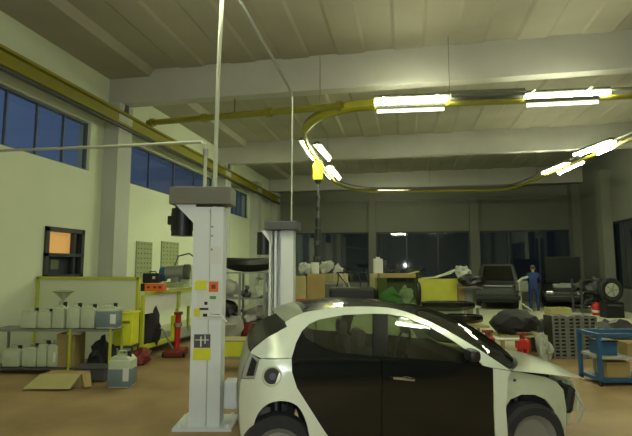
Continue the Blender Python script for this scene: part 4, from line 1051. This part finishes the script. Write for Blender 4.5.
# seam
rdoor = [(302, 331.3), (306, 338), (322, 348), (343, 353.5), (380.4, 356.4), (380.4, 452), (338.6, 452), (338, 450), (325, 432), (311, 410), (297, 388), (292, 372), (291.5, 358.6), (296, 343)]
fdoor = [(381.2, 356.4), (450, 361.8), (483, 366), (493, 368.6), (493.5, 410), (494.5, 430), (495.5, 452), (381.2, 452)]
rd = panel('rear_door', rdoor, 'carblack', off=0.0)
fd = panel('front_door', fdoor, 'carblack', off=0.0)
panel('rear_door_glass', [(303.5, 330.5), (310, 324), (319, 320), (343, 315.5), (372.5, 314), (372.5, 355.8), (343, 353), (322, 347.5), (307, 337.5)], 'carglass', off=0.012, th=0.005)
panel('door_pillar', [(373, 314), (388, 314.5), (388, 357.5), (373, 356.5)], 'hatch_glass', off=0.004)
panel('front_door_glass', [(388.4, 314.5), (405, 317.3), (430, 327.5), (452, 340.5), (473, 355), (481, 365), (450, 361.3), (388.4, 357)], 'carglass', off=0.012, th=0.005)
def on_side(x, y, off=0.0): u, z = cpx(x, y); return Vector((u, fv(u, z)+off, z))
# filler hole
a = on_side(272, 376)
bm = lathe(bmesh.new(), [(0.055, 0.02), (0.072, 0.012), (0.080, -0.004), (0.070, -0.010), (0.058, 0.0)], 22, tuple(a), 'Y'); fh = obj('filler_rim', bm, 'primer', car, True)
obj('filler_recess', cyl(bmesh.new(), a+Vector((0, -0.003, 0)), a+Vector((0, 0.05, 0)), 0.062, n=20), 'black', car)
obj('filler_cap', cyl(bmesh.new(), a+Vector((0.005, -0.02, 0)), a+Vector((0.005, 0.02, 0)), 0.026, n=14), 'dsteel', fh)
# handles
h1 = on_side(391, 377, -0.03); h2_ = on_side(414, 379, -0.03)
for s in (0, 1):
    mv = (lambda v: v) if s == 0 else (lambda v: Vector((v.x, WC-v.y, v.z)))
    i_ = Vector((0, 0.035, 0))
    obj('door_handle', tube(bmesh.new(), [mv(h1+i_), mv(h1+Vector((0.01, 0, 0))), mv((h1+h2_)/2+Vector((0, -0.006, 0.002))), mv(h2_-Vector((0.01, 0, 0))), mv(h2_+i_)], 0.013, 8), 'chrome', fd[s], True)
    mr = on_side(467, 353, -0.05)
    bm = B(mv(mr+Vector((0, -0.04, 0.0))), (0.10, 0.15, 0.10), 0.035); obj('door_mirror', bm, 'black', fd[s], True)
def loft(name, edge, m, du=0.0, dz=0.0, endu=None, smooth=True, n=12, th=0.018, trim_=1.0, uv=None, inset=0.0, pw=2):
    pts = uv if uv else cpoly(edge)
    bm = bmesh.new(); g = []
    N = len(pts)
    for i, (u, z) in enumerate(pts):
        row = []; v0 = fv(u, z)+inset; du_ = du(i/(N-1)) if callable(du) else du; dz_ = dz(i/(N-1)) if callable(dz) else dz
        for j in range(n+1):
            s = j/n; k = 1-abs(2*s-1)**pw
            row.append(bm.verts.new((u+du_*k, v0+(WC-2*v0)*s, z+dz_*k)))
        g.append(row)
    for i in range(N-1):
        for j in range(n): bm.faces.new((g[i][j], g[i][j+1], g[i+1][j+1], g[i+1][j]))
    bmesh.ops.solidify(bm, geom=bm.faces[:], thickness=th)
    return obj(name, bm, m, car, smooth)
# spoiler and roof
loft('roof_spoiler', [(285, 321.5), (292, 317), (303, 312.5)], 'carpaint', dz=0.035, du=lambda f: -0.06*(1-f))
loft('roof', crv([(303, 312.5), (317, 310), (343, 307), (369, 306.5), (396, 309), (415, 315)], 3), 'roofpaint', dz=0.035, du=lambda f: 0.10*f**3)
loft('windscreen', crv([(415, 315), (422, 318), (448, 331), (475, 347), (495, 360), (507, 368)], 3), 'darkglass', dz=lambda f: 0.035*(1-f)+0.05*math.sin(PI*f), du=lambda f: 0.14+0.24*math.sin(PI/2*f), th=0.006)
loft('scuttle', [(507, 368), (510, 370), (512, 371)], 'black', du=0.38, dz=0.0)
hood_edge = crv([(512, 371), (530, 372.5), (554, 375), (572, 377), (585, 379)], 3)
loft('bonnet', hood_edge, 'carpaint', du=lambda f: 0.38-0.28*f, dz=lambda f: 0.0+0.03*math.sin(PI*f))
# tailgate
loft('tailgate_glass', crv([(285, 323), (287, 327), (268, 337), (254, 348), (250, 353)], 3), 'hatch_glass', du=-0.01, th=0.01)
loft('tailgate', crv([(250, 353), (247.5, 358), (243, 369), (240, 384), (239, 402)], 2), 'carpaint', du=-0.02)
loft('rear_bumper', crv([(239, 402), (239.5, 420), (242, 446), (246, 458)], 2), 'carpaint', du=-0.03)
# front: inner wing, hole, radiator panel
inner = [(509, 373), (530, 375.5), (552, 379.5), (562, 384), (569, 392), (572, 412), (571, 440), (566, 452), (564, 430), (559, 412), (551, 402), (540, 397), (526, 397), (515, 402), (508.5, 412), (508, 378)]
panel('inner_wing', inner, 'primer', off=0.07, th=0.03)
a = on_side(519, 382, 0.06); b_ = on_side(554, 387, 0.06)
obj('wing_bolt', cyl(bmesh.new(), a, a+Vector((0, 0.02, 0)), 0.012, n=8), 'black', car)
(u1, z1) = cpx(588, 385); (u0, z0) = cpx(569, 385); zl = 0.28
v0 = 0.16
bm = B(((u0+u1)/2-0.02, WC/2, (z0+zl)/2), ((u1-u0)*0.5, WC-2*v0-0.25, z0-zl-0.04), 0.01)
obj('radiator', bm, 'dsteel', car)
bm = bmesh.new()
bx(bm, (u1-0.06, WC/2, z0-0.03), (0.05, WC-2*v0-0.1, 0.05), 0.01); bx(bm, (u1-0.06, WC/2, 0.50), (0.06, WC-2*v0-0.1, 0.10), 0.01)
for s in (0, 1):
    y = 0.26 if s == 0 else WC-0.26
    bx(bm, (u1-0.07, y, (z0+0.3)/2), (0.04, 0.04, z0-0.35), 0.005)
obj('front_crossmember', bm, 'primer', car)
for s in (0, 1):
    y = 0.20 if s == 0 else WC-0.20
    lb = obj('headlamp_recess', B(((u0+u1)/2-0.04, y, z0-0.15), ((u1-u0)*0.5, 0.20, 0.24), 0.05, ry=0.25), 'black', car)
    obj('headlamp_wiring', tube(bmesh.new(), [((u0+u1)/2, y-0.11, z0-0.08), ((u0+u1)/2+0.05, y-0.13, z0-0.2), ((u0+u1)/2, y-0.12, z0-0.32)], 0.012, 6), 'cover', lb)
    y = 0.16 if s == 0 else WC-0.16
    obj('bumper_bracket', tube(bmesh.new(), [(u1-0.10, y, z0-0.02), (u1-0.02, y+0.02, z0-0.12), (u1-0.03, y+0.03, 0.45)], 0.015, 6), 'primer', car)
# underbody, floor, firewall, dark wheel wells
uf = cpx(536, 430)[0]; ue = cpx(506, 400)[0]
bm = B((ue/2+0.12, WC/2, 0.24), (ue-0.5, WC-0.24, 0.08)); bx(bm, (ue-0.03, WC/2, 0.52), (0.04, WC-0.34, 0.60)); bx(bm, (0.30, WC/2, 0.48), (0.04, WC-0.34, 0.5))
bx(bm, (0.02, WC/2, 0.72), (0.50, WC-0.42, 0.05)); bx(bm, (uf, WC/2, 0.60), (0.75, WC-0.75, 0.34))
obj('underbody', bm, 'rubber', car)
# wheels
for u, nm in ((0.0, 'r'), (uf, 'f')):
    for s in (0, 1):
        yc = 0.13 if s == 0 else WC-0.13; sg = 1 if s == 0 else -1
        wh = obj('wheel', lathe(bmesh.new(), [(0.19, -0.08), (0.26, -0.09), (0.285, -0.06), (0.285, 0.06), (0.26, 0.09), (0.19, 0.08)], 28, (u, yc, 0.286), 'Y'), 'rubber', car, True)
        obj('rim', lathe(bmesh.new(), [(0.0, -0.02*sg), (0.15, -0.03*sg), (0.18, -0.07*sg), (0.195, -0.085*sg), (0.195, 0.07*sg)], 24, (u, yc, 0.286), 'Y'), 'steel', wh, True)
        obj('spring_strut', cyl(bmesh.new(), (u, yc+sg*0.14, 0.3), (u, yc+sg*0.20, 0.66), 0.045, n=12), 'black', car, True)
# interior
def seat(u, y, rear=False):
    w_ = 0.46 if not rear else 1.05
    bm = B((u, y, 0.48), (0.48, w_, 0.16), 0.05)
    st = obj('seat', bm, 'seat', car, True)
    obj('backrest', B((u-0.26, y, 0.76), (0.14, w_, 0.52), 0.05, ry=-0.22), 'seat', st, True)
    for k in ((0,) if not rear else (-0.3, 0.3)):
        obj('headrest', B((u-0.34, y+k, 1.10), (0.09, 0.24, 0.16), 0.04), 'seat', st, True)
ub = cpx(385, 380)[0]
seat(ub+0.22, 0.42); seat(ub+0.22, WC-0.42); seat(0.62, WC/2, True)
ud = cpx(480, 366)[0]
obj('dashboard', B((ud-0.02, WC/2, 0.82), (0.30, WC-0.36, 0.22), 0.06), 'black', car, True)
bm = bmesh.new(); ring = []
c_ = Vector((ud-0.28, WC-0.42, 0.90))
pts = [c_+Vector((0.06*math.sin(a), 0.17*math.cos(a), 0.17*math.sin(a))) for a in [2*PI*k/20 for k in range(21)]]
obj('steering_wheel', tube(bmesh.new(), pts, 0.014, 6), 'black', car, True)
